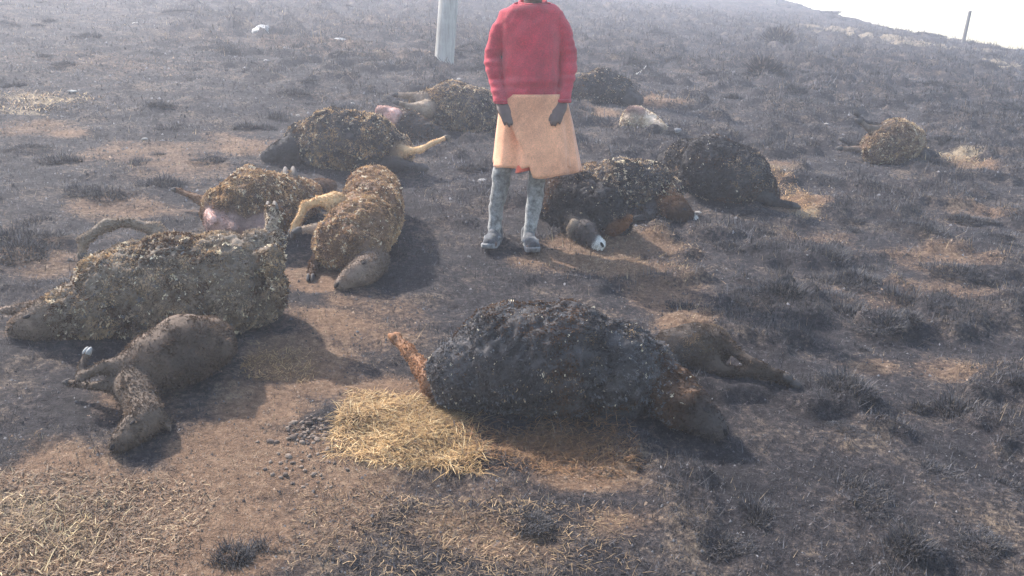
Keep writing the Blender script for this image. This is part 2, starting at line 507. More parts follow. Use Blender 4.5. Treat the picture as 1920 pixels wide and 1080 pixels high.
SHEEP = []
LIMBS = []
def sheep(label, chains, wool=None, nlocks=4200, lock=0.016, name='sheep', group='dead sheep on the burnt slope', seed=1, voxel=0.0085, lump=0.012, nap=9000):
    """chains: (kind, colour, nodes, extra). body and head nodes rest on the ground (photo x, y, radius, k);
    limb nodes sit at a depth offset in metres from the body (photo x, y, radius, dd) and never sink below the ground."""
    bm = bmesh.new()
    built, t0 = [], None
    for ch in chains:
        kind, colr, nodes = ch[0], np.array(ch[1], float), ch[2]
        ex = ch[3] if len(ch) > 3 else {}
        pts, rad = [], []
        for (px, py, r, v) in nodes:
            if kind in ('body', 'head'):
                p, t = on_ground(px, py, r, v)
                if t0 is None and kind == 'body' and len(pts) == len(nodes) // 2: t0 = t
            else:
                t = t0 + v
                p = at_depth(px, py, t)
                if p.z - gz(p.x, p.y) < 0.8 * r * t / FPX:
                    p, t = on_ground(px, py, r, 0.8)
            pts.append(p); rad.append(r * t / FPX)
        if kind == 'limb' and len(pts) > 2:
            p2, r2 = [pts[0]], [rad[0]]
            for k in range(1, len(pts)):
                if k > 1 or True:
                    p2.append((pts[k - 1] + pts[k]) / 2); r2.append((rad[k - 1] + rad[k]) / 2 * (.86 if k > 1 else .95))
                p2.append(pts[k]); r2.append(rad[k] * (1.14 if k < len(pts) - 1 and k > 1 else 1))
            pts, rad = p2, r2
            LIMBS.extend((p_.x, p_.y) for p_ in pts[2:])
        if kind == 'ear':
            for k in range(len(pts)): rad[k] = max(rad[k], voxel * 1.05)
        chain_bm(bm, pts, rad, 3 if kind == 'body' else 2)
        built.append((kind, colr, pts, rad, ex))
    me = fuse(bm, voxel, 5, 'body')
    co = get_co(me).astype(float)
    D = np.stack([chain_dist(co, b[2], b[3]) for b in built], 1)
    near = D.argmin(1)
    bodyidx = [i for i, b in enumerate(built) if b[0] == 'body' or b[4].get('wool')]
    wl = np.zeros(len(co))
    for i in bodyidx: wl = np.maximum(wl, (near == i) * 1.0)
    other = [i for i in range(len(built)) if i not in bodyidx]
    if other:
        dmin = D[:, other].min(1) - D[:, bodyidx].min(1)
        wl *= sstep(-0.005, 0.03, dmin)
    if wool is None: wl = wl * 0
    no = get_no(me)
    nz = 0.45 * noise3(co * 9, seed) + 0.55 * (1 - 2 * np.abs(noise3(co * 19, seed + 1)))
    amp = lump * wl + 0.0028 * (1 - wl)
    co2 = co + no * (nz * amp)[:, None]
    co2 = co2 + no * (wl * (.55 * lump * (1 - 2 * np.abs(noise3(co * 34, seed + 2))) + .4 * lump * noise3(co * 62, seed + 4)))[:, None]
    # flatten where it lies on the ground
    me.vertices.foreach_set('co', co2.astype(np.float32).ravel()); me.update()
    wsum = np.exp(-np.clip(D, -.2, .2) / 0.012)
    wsum /= wsum.sum(1)[:, None]
    base = wsum @ np.stack([b[1] for b in built])
    n1 = noise3(co * 6, seed + 9); n2 = noise3(co * 26, seed + 10)
    base = base * (1 + .35 * n1 + .3 * n2)[:, None]
    scorch = sstep(.15, .6, noise3(co * 3.3, seed + 11) + .3 * n2)[:, None] * .6
    base = base * (1 - scorch) + C_CHAR * scorch
    for (i, b) in enumerate(built):
        if b[4].get('muzzle'):
            dm = np.linalg.norm(co - np.array(b[2][-1]), axis=1) / b[3][-1]
            dm2 = np.linalg.norm(co - np.array(b[2][-2]), axis=1) / b[3][-2]
            k = sstep(1.6, 1.05, dm + .25 * n2)[:, None]
            base = base * (1 - k) + C_WHITE * .85 * k
    set_col(me, np.clip(base, .008, .9))
    rt = built[0][2][len(built[0][2]) // 2]
    loc = Vector((rt.x, rt.y, gz(rt.x, rt.y)))
    e = empty(name, loc)
    tag(e, label, 'lamb' if name == 'lamb' else 'sheep', group)
    b = link('body', me, M_HIDE, e)
    if wool is not None and nlocks:
        locks(me, wl, int(nlocks * 10), lock * .29, wool, seed + 50, 'fleece', e, e)
    if (wl < .5).any():
        locks(me, 1 - wl, nap, .0040, None, seed + 80, 'nap', e, e)
    for (kind, colr, pts, rad, ex) in built:
        if kind == 'limb' and ex.get('hoof', True) and len(pts) > 1:
            make_hoof(pts[-1], pts[-2], rad[-1] * .95, e, ex.get('hoofcol', (0.07, 0.06, 0.055)))
        if ex.get('face'):
            face(e, pts, rad, ex)
    SHEEP.append((e, loc))
    return e

def face(e, pts, rad, ex):
    """closed eye, nostrils and mouth line as small dark pieces set into the head"""
    a, b = Vector(pts[-3]) if len(pts) > 2 else Vector(pts[0]), Vector(pts[-1])
    d = (b - a).normalized()
    tocam = (C0 - a).normalized()
    side = (tocam - d * tocam.dot(d)).normalized()
    up = d.cross(side).normalized()
    if up.z < 0: up = -up
    r0 = rad[-3] if len(pts) > 2 else rad[0]
    for nm, p, n, sc in (('eye', Vector(pts[-3] if len(pts) > 2 else pts[0]) + d * r0 * .25, (side * .9 + up * .42).normalized(), (.20, .10, .05)),
                         ('nostril', b, (d * .75 + side * .5 + up * .2).normalized(), (.26, .12, .06))):
        rr = r0 if nm == 'eye' else rad[-1]
        bm = bmesh.new()
        z = n; x = (d - n * d.dot(n)).normalized(); y = z.cross(x)
        mt = Matrix((x, y, z)).transposed().to_4x4(); mt.translation = p + n * rr * .97
        bmesh.ops.create_icosphere(bm, subdivisions=2, radius=1, matrix=mt @ Matrix.Diagonal((sc[0] * r0, sc[1] * r0, sc[2] * r0, 1)))
        me = bpy.data.meshes.new(nm); bm.to_mesh(me); bm.free()
        me.polygons.foreach_set('use_smooth', np.ones(len(me.polygons), bool))
        set_col(me, np.tile(np.array((.015, .012, .012)), (len(me.vertices), 1)))
        link(nm, me, M_HOOF, e)

DK = C_CHAR * 1.6
# --- the charred ewe in front
sheep('charred black sheep lying in front, nearest the camera, one rust hind leg raised',
      [('body', C_CHAR * 2.0, [(872, 702, 70, .85), (955, 672, 104, .86), (1055, 676, 110, .86), (1150, 692, 88, .86), (1212, 700, 60, .9)]),
       ('head', C_BROWN * .5, [(1205, 708, 56, .9), (1255, 735, 50, .95), (1282, 762, 46, 1)], {'wool': True}),
       ('head', C_CHAR * 1.6 + C_BROWN * .15, [(1288, 762, 44, 1), (1306, 776, 40, 1), (1328, 792, 31, 1), (1342, 803, 23, 1)], {'face': True}),
       ('ear', C_BROWN * 1.5, [(1272, 744, 11, -.14), (1290, 742, 9, -.17), (1306, 734, 5, -.17)]),
       ('limb', C_RUST * .55 + C_SKIN * .45, [(820, 715, 34, .02), (792, 692, 18, .1), (764, 657, 11, .2), (743, 635, 10, .26)], {'hoofcol': (.2, .09, .04)}),
       ('limb', DK, [(1200, 740, 30, .0), (1180, 775, 16, -.05), (1120, 792, 11, -.08)])],
      wool_colors(.84, ash=.40, gold=.4, cream=.015, dark=C_CHAR * 1.8, seed=3), nlocks=9500, lock=.0135, seed=3)
# --- lamb behind its head
sheep('grey brown lamb with long thin legs stretched right, behind the front sheep\'s head',
      [('body', C_SKIN * .62, [(1262, 658, 42, .95), (1300, 652, 47, 1.0), (1332, 648, 40, 1.1)]),
       ('head', C_SKIN * .7, [(1240, 668, 26, 1), (1215, 676, 22, 1), (1192, 684, 14, 1)]),
       ('limb', C_SKIN * .45, [(1338, 640, 26, -.02), (1364, 648, 12, -.06), (1410, 680, 9, -.12), (1472, 706, 8, -.16)]),
       ('limb', C_SKIN * .4, [(1330, 676, 24, -.05), (1352, 694, 12, -.1), (1425, 698, 9, -.13), (1486, 718, 8, -.16)])],
      wool_colors(.30, ash=.08, gold=.05, cream=.0, base=C_SKIN * .75, dark=C_SKIN * .4, seed=8), nlocks=3200, lock=.008, name='lamb', group='dead lambs', seed=8, voxel=.008, lump=.004)
# --- smooth lamb front left
sheep('smooth brown lamb lying on bare soil, head down and foreleg bent up',
      [('body', C_SKIN * .58 + C_RUST * .04, [(392, 643, 49, .94), (347, 654, 66, .94), (292, 680, 58, .92), (250, 702, 43, .95)]),
       ('head', C_SKIN * .6, [(252, 724, 38, .95), (270, 766, 31, .95), (276, 786, 33, 1), (254, 804, 30, 1), (232, 824, 23, 1), (221, 834, 18, 1)], {'face': True}),
       ('ear', C_SKIN * .8, [(292, 775, 13, -.05), (312, 790, 9, -.06), (318, 806, 5, -.06)]),
       ('limb', C_SKIN * .6, [(235, 688, 26, -.06), (192, 688, 12, -.1), (150, 710, 9, -.14), (154, 685, 7.5, -.1), (163, 662, 6.5, -.08)], {'hoofcol': C_WHITE * .4}),
       ('limb', C_SKIN * .6, [(225, 720, 18, -.1), (178, 724, 8, -.1), (128, 716, 6, -.05)]),
       ('limb', C_SKIN * .6, [(410, 655, 26, .1), (430, 640, 10, .2), (400, 625, 7, .3)])],
      None, 0, name='lamb', group='dead lambs', seed=12, voxel=.009, lump=.004, nap=22000)
# --- big sheep on its back, left
sheep('large grey woolled sheep on its back at left, foreleg arched over its chest',
      [('body', C_GREY * .5, [(160, 580, 50, .9), (225, 548, 82, .88), (320, 536, 96, .86), (415, 532, 96, .86), (468, 548, 66, .88)]),
       ('head', C_GREY * .6, [(165, 580, 54, .95), (118, 590, 47, .95)], {'wool': True}),
       ('head', C_SKIN, [(100, 594, 42, .95), (80, 600, 38, 1), (56, 608, 30, 1), (38, 615, 22, 1)], {'face': True}),
       ('ear', C_SKIN * 1.1, [(108, 572, 16, -.1), (70, 574, 12, -.12), (30, 580, 9, -.12), (2, 582, 6, -.12)]),
       ('limb', C_GREY * .9, [(314, 465, 24, .06), (292, 430, 14, .06), (240, 417, 8.5, .02), (200, 420, 10, -.01), (156, 452, 9, -.05), (154, 478, 7, -.05)], {'hoofcol': (.12, .10, .085)}),
       ('limb', C_GREY * 1.3, [(440, 500, 46, .02), (482, 462, 30, .05), (512, 452, 20, .05), (514, 418, 12, .08), (511, 396, 11, .1)], {'hoofcol': (.12, .10, .085), 'wool': True}),
       ('limb', C_GREY * .5, [(480, 500, 30, -.02), (508, 480, 18, -.06), (524, 540, 12, -.1)], {'hoof': False, 'wool': True})],
      wool_colors(.33, ash=.10, gold=.30, cream=.08, dark=C_BROWN * .65, seed=14), nlocks=8500, lock=.0165, seed=14)
# --- pink bellied sheep behind
sheep('sheep on its back with bare pink belly, behind the large grey woolled sheep',
      [('body', C_BROWN, [(430, 398, 50, .9), (475, 385, 66, .9), (530, 378, 50, .9), (570, 372, 34, .9)]),
       ('limb', C_PINK * .9, [(408, 412, 26, -.30), (445, 422, 32, -.34), (490, 422, 30, -.34)], {'hoof': False}),
       ('limb', C_PINK, [(396, 402, 13, -.36), (400, 412, 8, -.42)], {'hoof': False}),
       ('limb', C_PINK, [(434, 416, 12, -.40), (440, 428, 7, -.46)], {'hoof': False}),
       ('limb', C_GREY * 1.3, [(400, 372, 14, .05), (432, 346, 10, .05), (468, 322, 12, .05)], {'hoof': False, 'wool': True}),
       ('limb', C_GREY, [(548, 400, 26, -.05), (548, 362, 16, -.02), (545, 336, 13, 0)], {'hoofcol': (.12, .10, .085), 'wool': True}),
       ('limb', C_BROWN, [(395, 385, 14, .05), (362, 368, 7, .1), (330, 356, 5, .15)]),
       ('head', C_BROWN * 1.3, [(588, 360, 24, 1), (606, 352, 17, 1), (622, 348, 10, 1)])],
      wool_colors(.30, ash=.08, gold=.55, cream=.12, base=C_BROWN * 2.2, dark=C_BROWN * .65, seed=21), nlocks=5200, lock=.017, seed=21)
# --- brown lit sheep, head towards the camera
sheep('brown woolled sheep with its bare head hanging towards the camera, left of the person',
      [('body', C_BROWN * 1.3, [(700, 362, 50, .9), (695, 408, 60, .9), (670, 436, 62, .9), (640, 456, 50, .92)]),
       ('head', C_BROWN, [(655, 462, 48, .95), (690, 478, 36, .95)], {'wool': True}),
       ('head', C_SKIN * 1.1, [(704, 488, 27, 1), (684, 506, 29, 1), (656, 522, 21, 1), (638, 534, 13, 1)], {'face': True}),
       ('ear', C_SKIN, [(708, 480, 10, -.1), (722, 492, 7, -.12), (724, 506, 4, -.12)]),
       ('limb', C_GOLD * .8, [(630, 380, 22, .0), (602, 376, 10, .0), (572, 386, 8, 0), (556, 420, 7, -.02), (549, 436, 7, -.03)]),
       ('limb', C_GREY, [(615, 440, 24, -.04), (592, 428, 10, -.06), (562, 432, 7, -.08)]),
       ('limb', C_BROWN, [(610, 475, 22, -.06), (590, 490, 10, -.08), (582, 520, 7, -.1)], {})],
      wool_colors(.32, ash=.05, gold=.5, cream=.10, base=C_BROWN * 2.4, dark=C_BROWN * .65, seed=25), nlocks=6500, lock=.0165, seed=25)
# --- dark sheep with golden leg
sheep('dark sheep with yellowed back and one golden leg stretched right, beyond the others',
      [('body', DK, [(575, 270, 40, .87), (625, 262, 57, .86), (690, 270, 56, .86), (735, 285, 38, .88)]),
       ('head', DK, [(545, 282, 28, .95), (520, 288, 20, 1), (500, 294, 12, 1)]),
       ('limb', C_GOLD * .9, [(735, 285, 24, -.03), (768, 283, 8, -.1), (788, 281, 6, -.1), (812, 268, 5, -.08), (836, 258, 4.5, -.05)], {'hoofcol': (.12, .1, .08)}),
       ('limb', DK, [(720, 305, 22, -.06), (760, 310, 10, -.1), (790, 314, 7, -.12)])],
      wool_colors(.48, ash=.05, gold=.6, cream=.08, seed=31), nlocks=5200, lock=.018, seed=31)
# --- far sheep left of the person
sheep('dark sheep with two thin legs pointing left, farthest back beside the person\'s sleeve',
      [('body', DK, [(802, 206, 36, .88), (848, 200, 47, .87), (896, 210, 42, .88), (925, 222, 28, .9)]),
       ('head', DK, [(940, 226, 22, 1), (962, 232, 16, 1)]),
       ('limb', C_GREY, [(800, 190, 18, .0), (770, 180, 7, .0), (744, 178, 5, 0)]),
       ('limb', C_GREY, [(800, 204, 18, -.1), (770, 200, 7, -.12), (746, 193, 5, -.12)])],
      wool_colors(.45, ash=.1, gold=.45, cream=.08, seed=36), nlocks=4200, lock=.02, seed=36)
# --- small one with pink end
sheep('small dark lamb with bare pink rump, between the two dark sheep at left back',
      [('body', DK, [(742, 226, 22, .9), (768, 236, 27, .9), (800, 248, 20, .9)]),
       ('limb', C_PINK * 1.15, [(738, 220, 18, -.02), (722, 211, 13, -.02), (714, 208, 10, -.02)], {'hoof': False}),
       ('head', DK, [(818, 252, 15, 1), (834, 258, 10, 1)])],
      wool_colors(.7, ash=.06, gold=.5, cream=.02, seed=41), nlocks=1500, lock=.018, name='lamb', group='dead lambs', seed=41)
# --- right of the person
sheep('dark blue grey sheep half hidden behind the person\'s red sleeve at right',
      [('body', DK, [(1092, 166, 26, .88), (1128, 162, 32, .87), (1160, 170, 26, .88)]),
       ('head', DK, [(1180, 180, 16, 1), (1196, 188, 11, 1)]),
       ('limb', C_GREY, [(1085, 150, 14, .0), (1062, 140, 6, 0), (1050, 136, 5, 0)])],
      wool_colors(.72, ash=.08, gold=.5, cream=.03, seed=46), nlocks=3000, lock=.022, seed=46)
sheep('small pale lamb with raw pink top and one dark leg stretched right',
      [('body', C_GREY * 1.7, [(1180, 230, 18, .9), (1192, 225, 26, .9), (1214, 232, 22, .9), (1236, 244, 15, .9)]),
       ('limb', C_PINK, [(1185, 208, 10, -.02), (1200, 210, 9, -.06)], {'hoof': False}),
       ('head', DK, [(1228, 246, 13, 1), (1244, 250, 9, 1)]),
       ('limb', DK, [(1215, 250, 12, -.1), (1245, 252, 7, -.14), (1268, 245, 5, -.16)], {'hoofcol': C_ASH * 1.6})],
      wool_colors(.25, ash=.1, gold=.4, cream=.3, seed=49), nlocks=900, lock=.016, name='lamb', group='dead lambs', seed=49, lump=.006)
sheep('black domed sheep with its back to the camera, right of the two white muzzled sheep',
      [('body', DK, [(1288, 308, 44, .9), (1335, 316, 61, .87), (1384, 330, 55, .87), (1422, 350, 33, .9), (1446, 364, 15, .95)]),
       ('head', DK, [(1268, 300, 28, .95), (1252, 300, 20, 1)]),
       ('limb', DK, [(1420, 360, 20, -.03), (1450, 378, 9, -.06), (1490, 386, 6, -.08)])],
      wool_colors(.80, ash=.08, gold=.35, cream=.01, seed=52), nlocks=5600, lock=.0165, seed=52)
sheep('white muzzled sheep with yellowed back, behind and right of its dark neighbour',
      [('body', DK, [(1105, 345, 38, .88), (1160, 346, 48, .87), (1212, 350, 48, .87), (1246, 364, 34, .9)]),
       ('head', C_BROWN * .45, [(1262, 386, 23, 1), (1272, 396, 22, 1), (1289, 406, 15, 1), (1300, 411, 10, 1)], {'face': True, 'muzzle': True}),
       ('head', C_RUST * .6, [(1242, 368, 32, .95), (1258, 384, 25, .98)], {'wool': True}),
       ('ear', C_RUST, [(1252, 382, 9, -.12), (1248, 396, 7, -.16), (1256, 408, 4, -.18)]),
       ('limb', DK, [(1225, 385, 18, -.08), (1215, 405, 9, -.12), (1180, 412, 6, -.12)])],
      wool_colors(.50, ash=.10, gold=.45, cream=.14, seed=57), nlocks=5200, lock=.017, seed=57)
sheep('dark white muzzled sheep lying nearest the person\'s feet, head towards the camera',
      [('body', DK, [(1040, 368, 44, .88), (1075, 378, 56, .87), (1116, 394, 52, .87), (1150, 412, 34, .9)]),
       ('head', DK, [(1098, 404, 36, .95), (1086, 420, 28, .98)], {'wool': True}),
       ('head', DK * 1.3 + C_BROWN * .15, [(1086, 424, 23, 1), (1096, 435, 23, 1), (1112, 449, 16, 1), (1124, 458, 11, 1)], {'face': True, 'muzzle': True}),
       ('ear', C_GREY, [(1076, 418, 9, -.2), (1068, 430, 7, -.2), (1068, 442, 4, -.2)]),
       ('limb', C_RUST * .6, [(1150, 425, 18, -.08), (1170, 420, 10, -.1), (1180, 408, 7, -.08)], {'hoof': False})],
      wool_colors(.86, ash=.05, gold=.35, cream=.01, seed=62), nlocks=5200, lock=.0155, seed=62)
sheep('lone sheep with straw coloured belly wool at far right, thin legs pointing left',
      [('body', C_BROWN, [(1648, 276, 32, .9), (1676, 266, 42, .9), (1698, 266, 34, .9)]),
       ('head', DK, [(1716, 282, 16, 1), (1734, 294, 10, 1)]),
       ('limb', C_SKIN, [(1640, 284, 13, -.05), (1606, 279, 5.5, -.05), (1576, 278, 4.5, -.05)]),
       ('limb', DK, [(1632, 270, 12, .0), (1600, 272, 5, .05), (1580, 262, 4, .1)]),
       ('limb', DK, [(1660, 246, 14, .0), (1640, 236, 7, .0), (1614, 226, 5, 0), (1606, 212, 4, 0)]),
       ('limb', C_GREY, [(1650, 246, 12, -.05), (1628, 240, 6, -.1), (1612, 228, 5, -.1)])],
      wool_colors(.40, ash=.05, gold=.5, cream=.12, dark=C_BROWN * .65, seed=66), nlocks=3600, lock=.02, seed=66)

# ------------------------------------------------------------------ grass
def spike_mesh(name, P, az, lean, L, W, cols):
    n = len(P)
    hd = np.stack([np.cos(az), np.sin(az), np.zeros(n)], -1); sd = np.stack([-np.sin(az), np.cos(az), np.zeros(n)], -1)
    V = np.empty((n, 3, 3)); w = (W / 2)[:, None]
    V[:, 0] = P - sd * w; V[:, 1] = P + sd * w
    V[:, 2] = P + hd * (np.sin(lean) * L)[:, None] + np.array((0, 0, 1.0)) * (np.cos(lean) * L)[:, None]
    return np_mesh(name, V.reshape(-1, 3), np.arange(n * 3).reshape(-1, 3), np.repeat(cols, 3, 0), smooth=False)

def blade_mesh(name, P, az, lean, L, W, cols, tipcol=None, curl=0.35, flat=True):
    """P (n,3) roots; two-piece blades that lean and curl over; 5 points, 3 triangles each"""
    n = len(P)
    hd = np.stack([np.cos(az), np.sin(az), np.zeros(n)], -1)
    sd = np.stack([-np.sin(az), np.cos(az), np.zeros(n)], -1)
    up = np.array((0, 0, 1.0))
    l2 = np.clip(lean + curl, 0, 1.75)
    d1 = hd * np.sin(lean)[:, None] + up * np.cos(lean)[:, None]
    d2 = hd * np.sin(l2)[:, None] + up * np.cos(l2)[:, None]
    V = np.empty((n, 5, 3))
    w = (W / 2)[:, None]
    V[:, 0] = P - sd * w; V[:, 1] = P + sd * w
    m = P + d1 * (L * .55)[:, None]
    V[:, 2] = m - sd * w * .75; V[:, 3] = m + sd * w * .75
    V[:, 4] = m + d2 * (L * .45)[:, None]
    fl = np.array([(0, 1, 3), (0, 3, 2), (2, 3, 4)])
    F = (np.arange(n)[:, None, None] * 5 + fl[None]).reshape(-1, 3)
    c = np.repeat(cols[:, None, :], 5, 1)
    if tipcol is not None:
        c[:, 2:4] = c[:, 2:4] * .5 + tipcol[:, None] * .5; c[:, 4] = tipcol
    return np_mesh(name, V.reshape(-1, 3), F, c.reshape(-1, 3), smooth=False)

def pick(rng, n, table):
    """rows of (share, colour)"""
    w = np.array([t[0] for t in table]); c = np.array([t[1] for t in table], float)
    return c[rng.choice(len(w), n, p=w / w.sum())] * rng.uniform(.65, 1.35, (n, 1))

T_BURNT = [(.50, (.019, .018, .019)), (.26, (.050, .045, .047)), (.27, (.150, .142, .148)), (.07, (.25, .19, .13))]
T_SOIL = [(.25, (.05, .038, .03)), (.35, (.16, .105, .065)), (.3, (.28, .20, .12)), (.10, (.42, .33, .20))]

def stubble():
    rng = np.random.default_rng(101)
    n = 780000
    y = 1.35 * np.exp(rng.random(n) ** 1.15 * math.log(40 / 1.35))
    x = rng.uniform(-.74, .70, n) * (y + .5)
    ok = x < BROW_X + 2.5
    x, y = x[ok], y[ok]
    z0, z1 = zone(x, y)
    cl = clump(x, y)
    keep = rng.random(len(x)) < np.clip(.45 + .8 * cl, .10, 1) * (1 - .72 * np.clip(z0 * 1.3, 0, 1))
    for lx, ly in LIMBS:
        keep &= (x - lx) ** 2 + ((y - ly + .05) * .8) ** 2 > .075 ** 2
    x, y, z0, cl = x[keep], y[keep], z0[keep], cl[keep]
    n = len(x)
    P = np.stack([x, y, surf(x, y) - .004], -1)
    far = np.clip(y / 5, .62, 5)
    L = rng.lognormal(math.log(.030), .5, n) * (.62 + .75 * cl) * far ** .5
    W = rng.uniform(.0022, .0050, n) * far
    az = rng.uniform(0, math.tau, n) + 1.2 * noise2(x, y, 3, 44)
    lean = rng.beta(2.0, 1.5, n) * 1.5
    cb = pick(rng, n, T_BURNT); cs = pick(rng, n, T_SOIL)
    tint = np.clip(noise2(x, y, 1.3, 45) * .5 + .5, 0, 1)[:, None]
    cb = cb * (.55 + .7 * tint) * (1.15 - .35 * cl[:, None])
    c = np.where((rng.random(n) < z0 * 1.1)[:, None], cs, cb)
    o = link('burnt_stubble', spike_mesh('burnt_stubble', P, az, lean, L, W, c), M_BLADE)
    tag(o, 'short charred grass stubble covering the slope', 'grass', kind='stuff')
stubble()

def crumbs():
    """loose clods and crumbs of soil and ash"""
    rng = np.random.default_rng(111)
    n = 80000
    y = 1.35 * np.exp(rng.random(n) * math.log(14 / 1.35))
    x = rng.uniform(-.78, .72, n) * (y + .5)
    P = np.stack([x, y, surf(x, y)], -1)
    z0, z1 = zone(x, y)
    s = np.minimum(rng.lognormal(math.log(.0042), .5, n), .009) * np.clip(y / 4, .8, 3)
    base = np.array([(1, 0, 0), (-.5, .87, 0), (-.5, -.87, 0), (0.1, 0, .9)])
    ang = rng.uniform(0, math.tau, n); ca, sa = np.cos(ang), np.sin(ang)
    V = np.empty((n, 4, 3))
    for k in range(4):
        b = base[k] * rng.uniform(.6, 1.5, (n, 3))
        V[:, k, 0] = P[:, 0] + (b[:, 0] * ca - b[:, 1] * sa) * s
        V[:, k, 1] = P[:, 1] + (b[:, 0] * sa + b[:, 1] * ca) * s
        V[:, k, 2] = P[:, 2] + b[:, 2] * s * 1.1 - s * .2
    F = (np.arange(n)[:, None, None] * 4 + np.array([(0, 1, 3), (1, 2, 3), (2, 0, 3)])[None]).reshape(-1, 3)
    c = np.where((rng.random(n) < z0 * 1.2)[:, None], pick(rng, n, [(.5, (.15, .10, .07)), (.35, (.24, .17, .12)), (.15, (.08, .06, .05))]),
                 pick(rng, n, [(.5, (.03, .028, .029)), (.40, (.07, .064, .066)), (.06, (.16, .155, .16))]))
    o = link('soil_crumbs', np_mesh('soil_crumbs', V.reshape(-1, 3), F, np.repeat(c, 4, 0), smooth=False), M_BLADE)
    tag(o, 'loose crumbs of soil and ash on the ground', 'soil', kind='stuff')
crumbs()

def in_poly(x, y, poly):
    c = np.zeros(len(x), bool); j = len(poly) - 1
    for i in range(len(poly)):
        xi, yi = poly[i]; xj, yj = poly[j]
        c ^= ((yi > y) != (yj > y)) & (x < (xj - xi) * (y - yi) / (yj - yi + 1e-12) + xi)
        j = i
    return c
def poly_points(rng, pix, n, jitter=.03):
    W = [on_ground(*p)[0] for p in pix]
    poly = [(p.x, p.y) for p in W]
    xs = [p[0] for p in poly]; ys = [p[1] for p in poly]
    x = rng.uniform(min(xs), max(xs), n * 4); y = rng.uniform(min(ys), max(ys), n * 4)
    k = in_poly(x + .05 * noise2(x, y, 9, 61) + rng.normal(0, jitter, n * 4), y + .05 * noise2(x, y, 9, 62) + rng.normal(0, jitter, n * 4), poly)
    return x[k][:n], y[k][:n]
def straw_patch(name, label, pix, n, table, L, W, lift, lean, seed, az0=None, spread=6.3, mat=M_STRAW, jitter=.03):
    rng = np.random.default_rng(seed)
    x, y = poly_points(rng, pix, n, jitter)
    n = len(x)
    clump = noise2(x, y, 6, seed) * .5 + .5
    P = np.stack([x, y, surf(x, y) + rng.random(n) ** 1.5 * lift * (.4 + clump)], -1)
    az = (rng.uniform(0, math.tau, n) if az0 is None else az0 + rng.normal(0, spread, n)) + 1.6 * noise2(x, y, 5, seed + 1)
    ln = np.clip(rng.normal(lean, .28, n), .1, 1.62)
    c = pick(rng, n, table) * (.75 + .5 * clump[:, None])
    o = link(name, blade_mesh(name, P, az, ln, L * rng.lognormal(0, .35, n), W * rng.uniform(.7, 1.4, n), c, c * 1.1, .25), mat)
    return tag(o, label, 'grass', kind='stuff')
T_STRAW = [(.40, (.50, .325, .145)), (.22, (.62, .47, .26)), (.22, (.31, .19, .09)), (.16, (.15, .09, .05))]
T_RUST = [(.4, (.30, .17, .08)), (.3, (.42, .28, .14)), (.3, (.14, .085, .05))]
T_LIT = [(.35, (.25, .16, .09)), (.3, (.36, .25, .14)), (.2, (.50, .39, .22)), (.15, (.10, .07, .05))]
straw_patch('straw', 'golden dry straw left unburnt beside the front sheep', [(640, 775), (700, 748), (800, 742), (835, 790), (855, 830), (905, 868), (870, 892), (780, 880), (700, 850), (655, 812)], 14000, T_STRAW, .046, .0022, .009, 1.5, 201, az0=-1.7, spread=1.5, jitter=.09)
straw_patch('scorched_grass', 'rust brown scorched grass band in front of the front sheep', [(850, 800), (950, 815), (1050, 785), (1130, 815), (1195, 855), (1190, 895), (1100, 882), (1000, 862), (900, 866), (850, 840)], 2800, [(.45, (.22, .115, .055)), (.3, (.32, .19, .09)), (.25, (.11, .065, .04))], .040, .0024, .010, 1.4, 202, az0=-1.2, spread=1.6, jitter=.08)
straw_patch('dry_litter', 'dry brown grass litter in the lower left corner', [(-60, 880), (180, 890), (330, 920), (400, 950), (340, 1000), (280, 1100), (-60, 1100)], 4200, [(.5, (.13, .085, .055)), (.33, (.20, .135, .085)), (.17, (.34, .245, .145))], .020, .0034, .008, 1.35, 203, jitter=.16)
straw_patch('dry_litter', 'thin dry stems scattered at the bottom centre', [(560, 950), (900, 940), (1180, 950), (1060, 1085), (600, 1085)], 3200, T_LIT[:2] + [(.6, (.12, .085, .06))], .026, .0022, .004, 1.4, 204, jitter=.2)
straw_patch('dry_litter', 'orange dry grass thinly spread right of the smooth lamb', [(440, 705), (490, 668), (580, 655), (600, 690), (520, 712)], 1300, T_RUST + [(.5, (.5, .33, .16))], .024, .0026, .006, 1.35, 205, jitter=.08)
straw_patch('dry_litter', 'pale dry grass strip on the slope at far left', [(-20, 178), (150, 178), (170, 192), (60, 205), (-20, 215)], 900, T_LIT, .05, .008, .01, 1.3, 206, jitter=.2)
straw_patch('dry_litter', 'yellow dry grass beside the black domed sheep', [(1425, 318), (1470, 330), (1545, 395), (1535, 412), (1490, 402), (1450, 360)], 1100, T_RUST + T_STRAW[:1], .035, .005, .008, 1.35, 207, jitter=.09)
straw_patch('dry_litter', 'pale dry grass beside the lone far right sheep', [(1725, 288), (1790, 288), (1850, 302), (1830, 318), (1760, 304)], 700, T_LIT, .04, .006, .008, 1.3, 208, jitter=.08)
straw_patch('dry_litter', 'brown dry grass on the soil by the white muzzled sheep', [(1060, 478), (1180, 440), (1300, 440), (1310, 470), (1240, 530), (1120, 520)], 1800, T_LIT[:2] + [(.6, (.12, .085, .06))], .028, .0034, .004, 1.4, 209, jitter=.16)
straw_patch('dry_litter', 'tan grass tufts in the bottom left corner', [(-10, 940), (80, 930), (110, 985), (190, 1010), (170, 1060), (-10, 1085)], 800, T_LIT, .032, .0028, .012, 1.0, 210, jitter=.10)

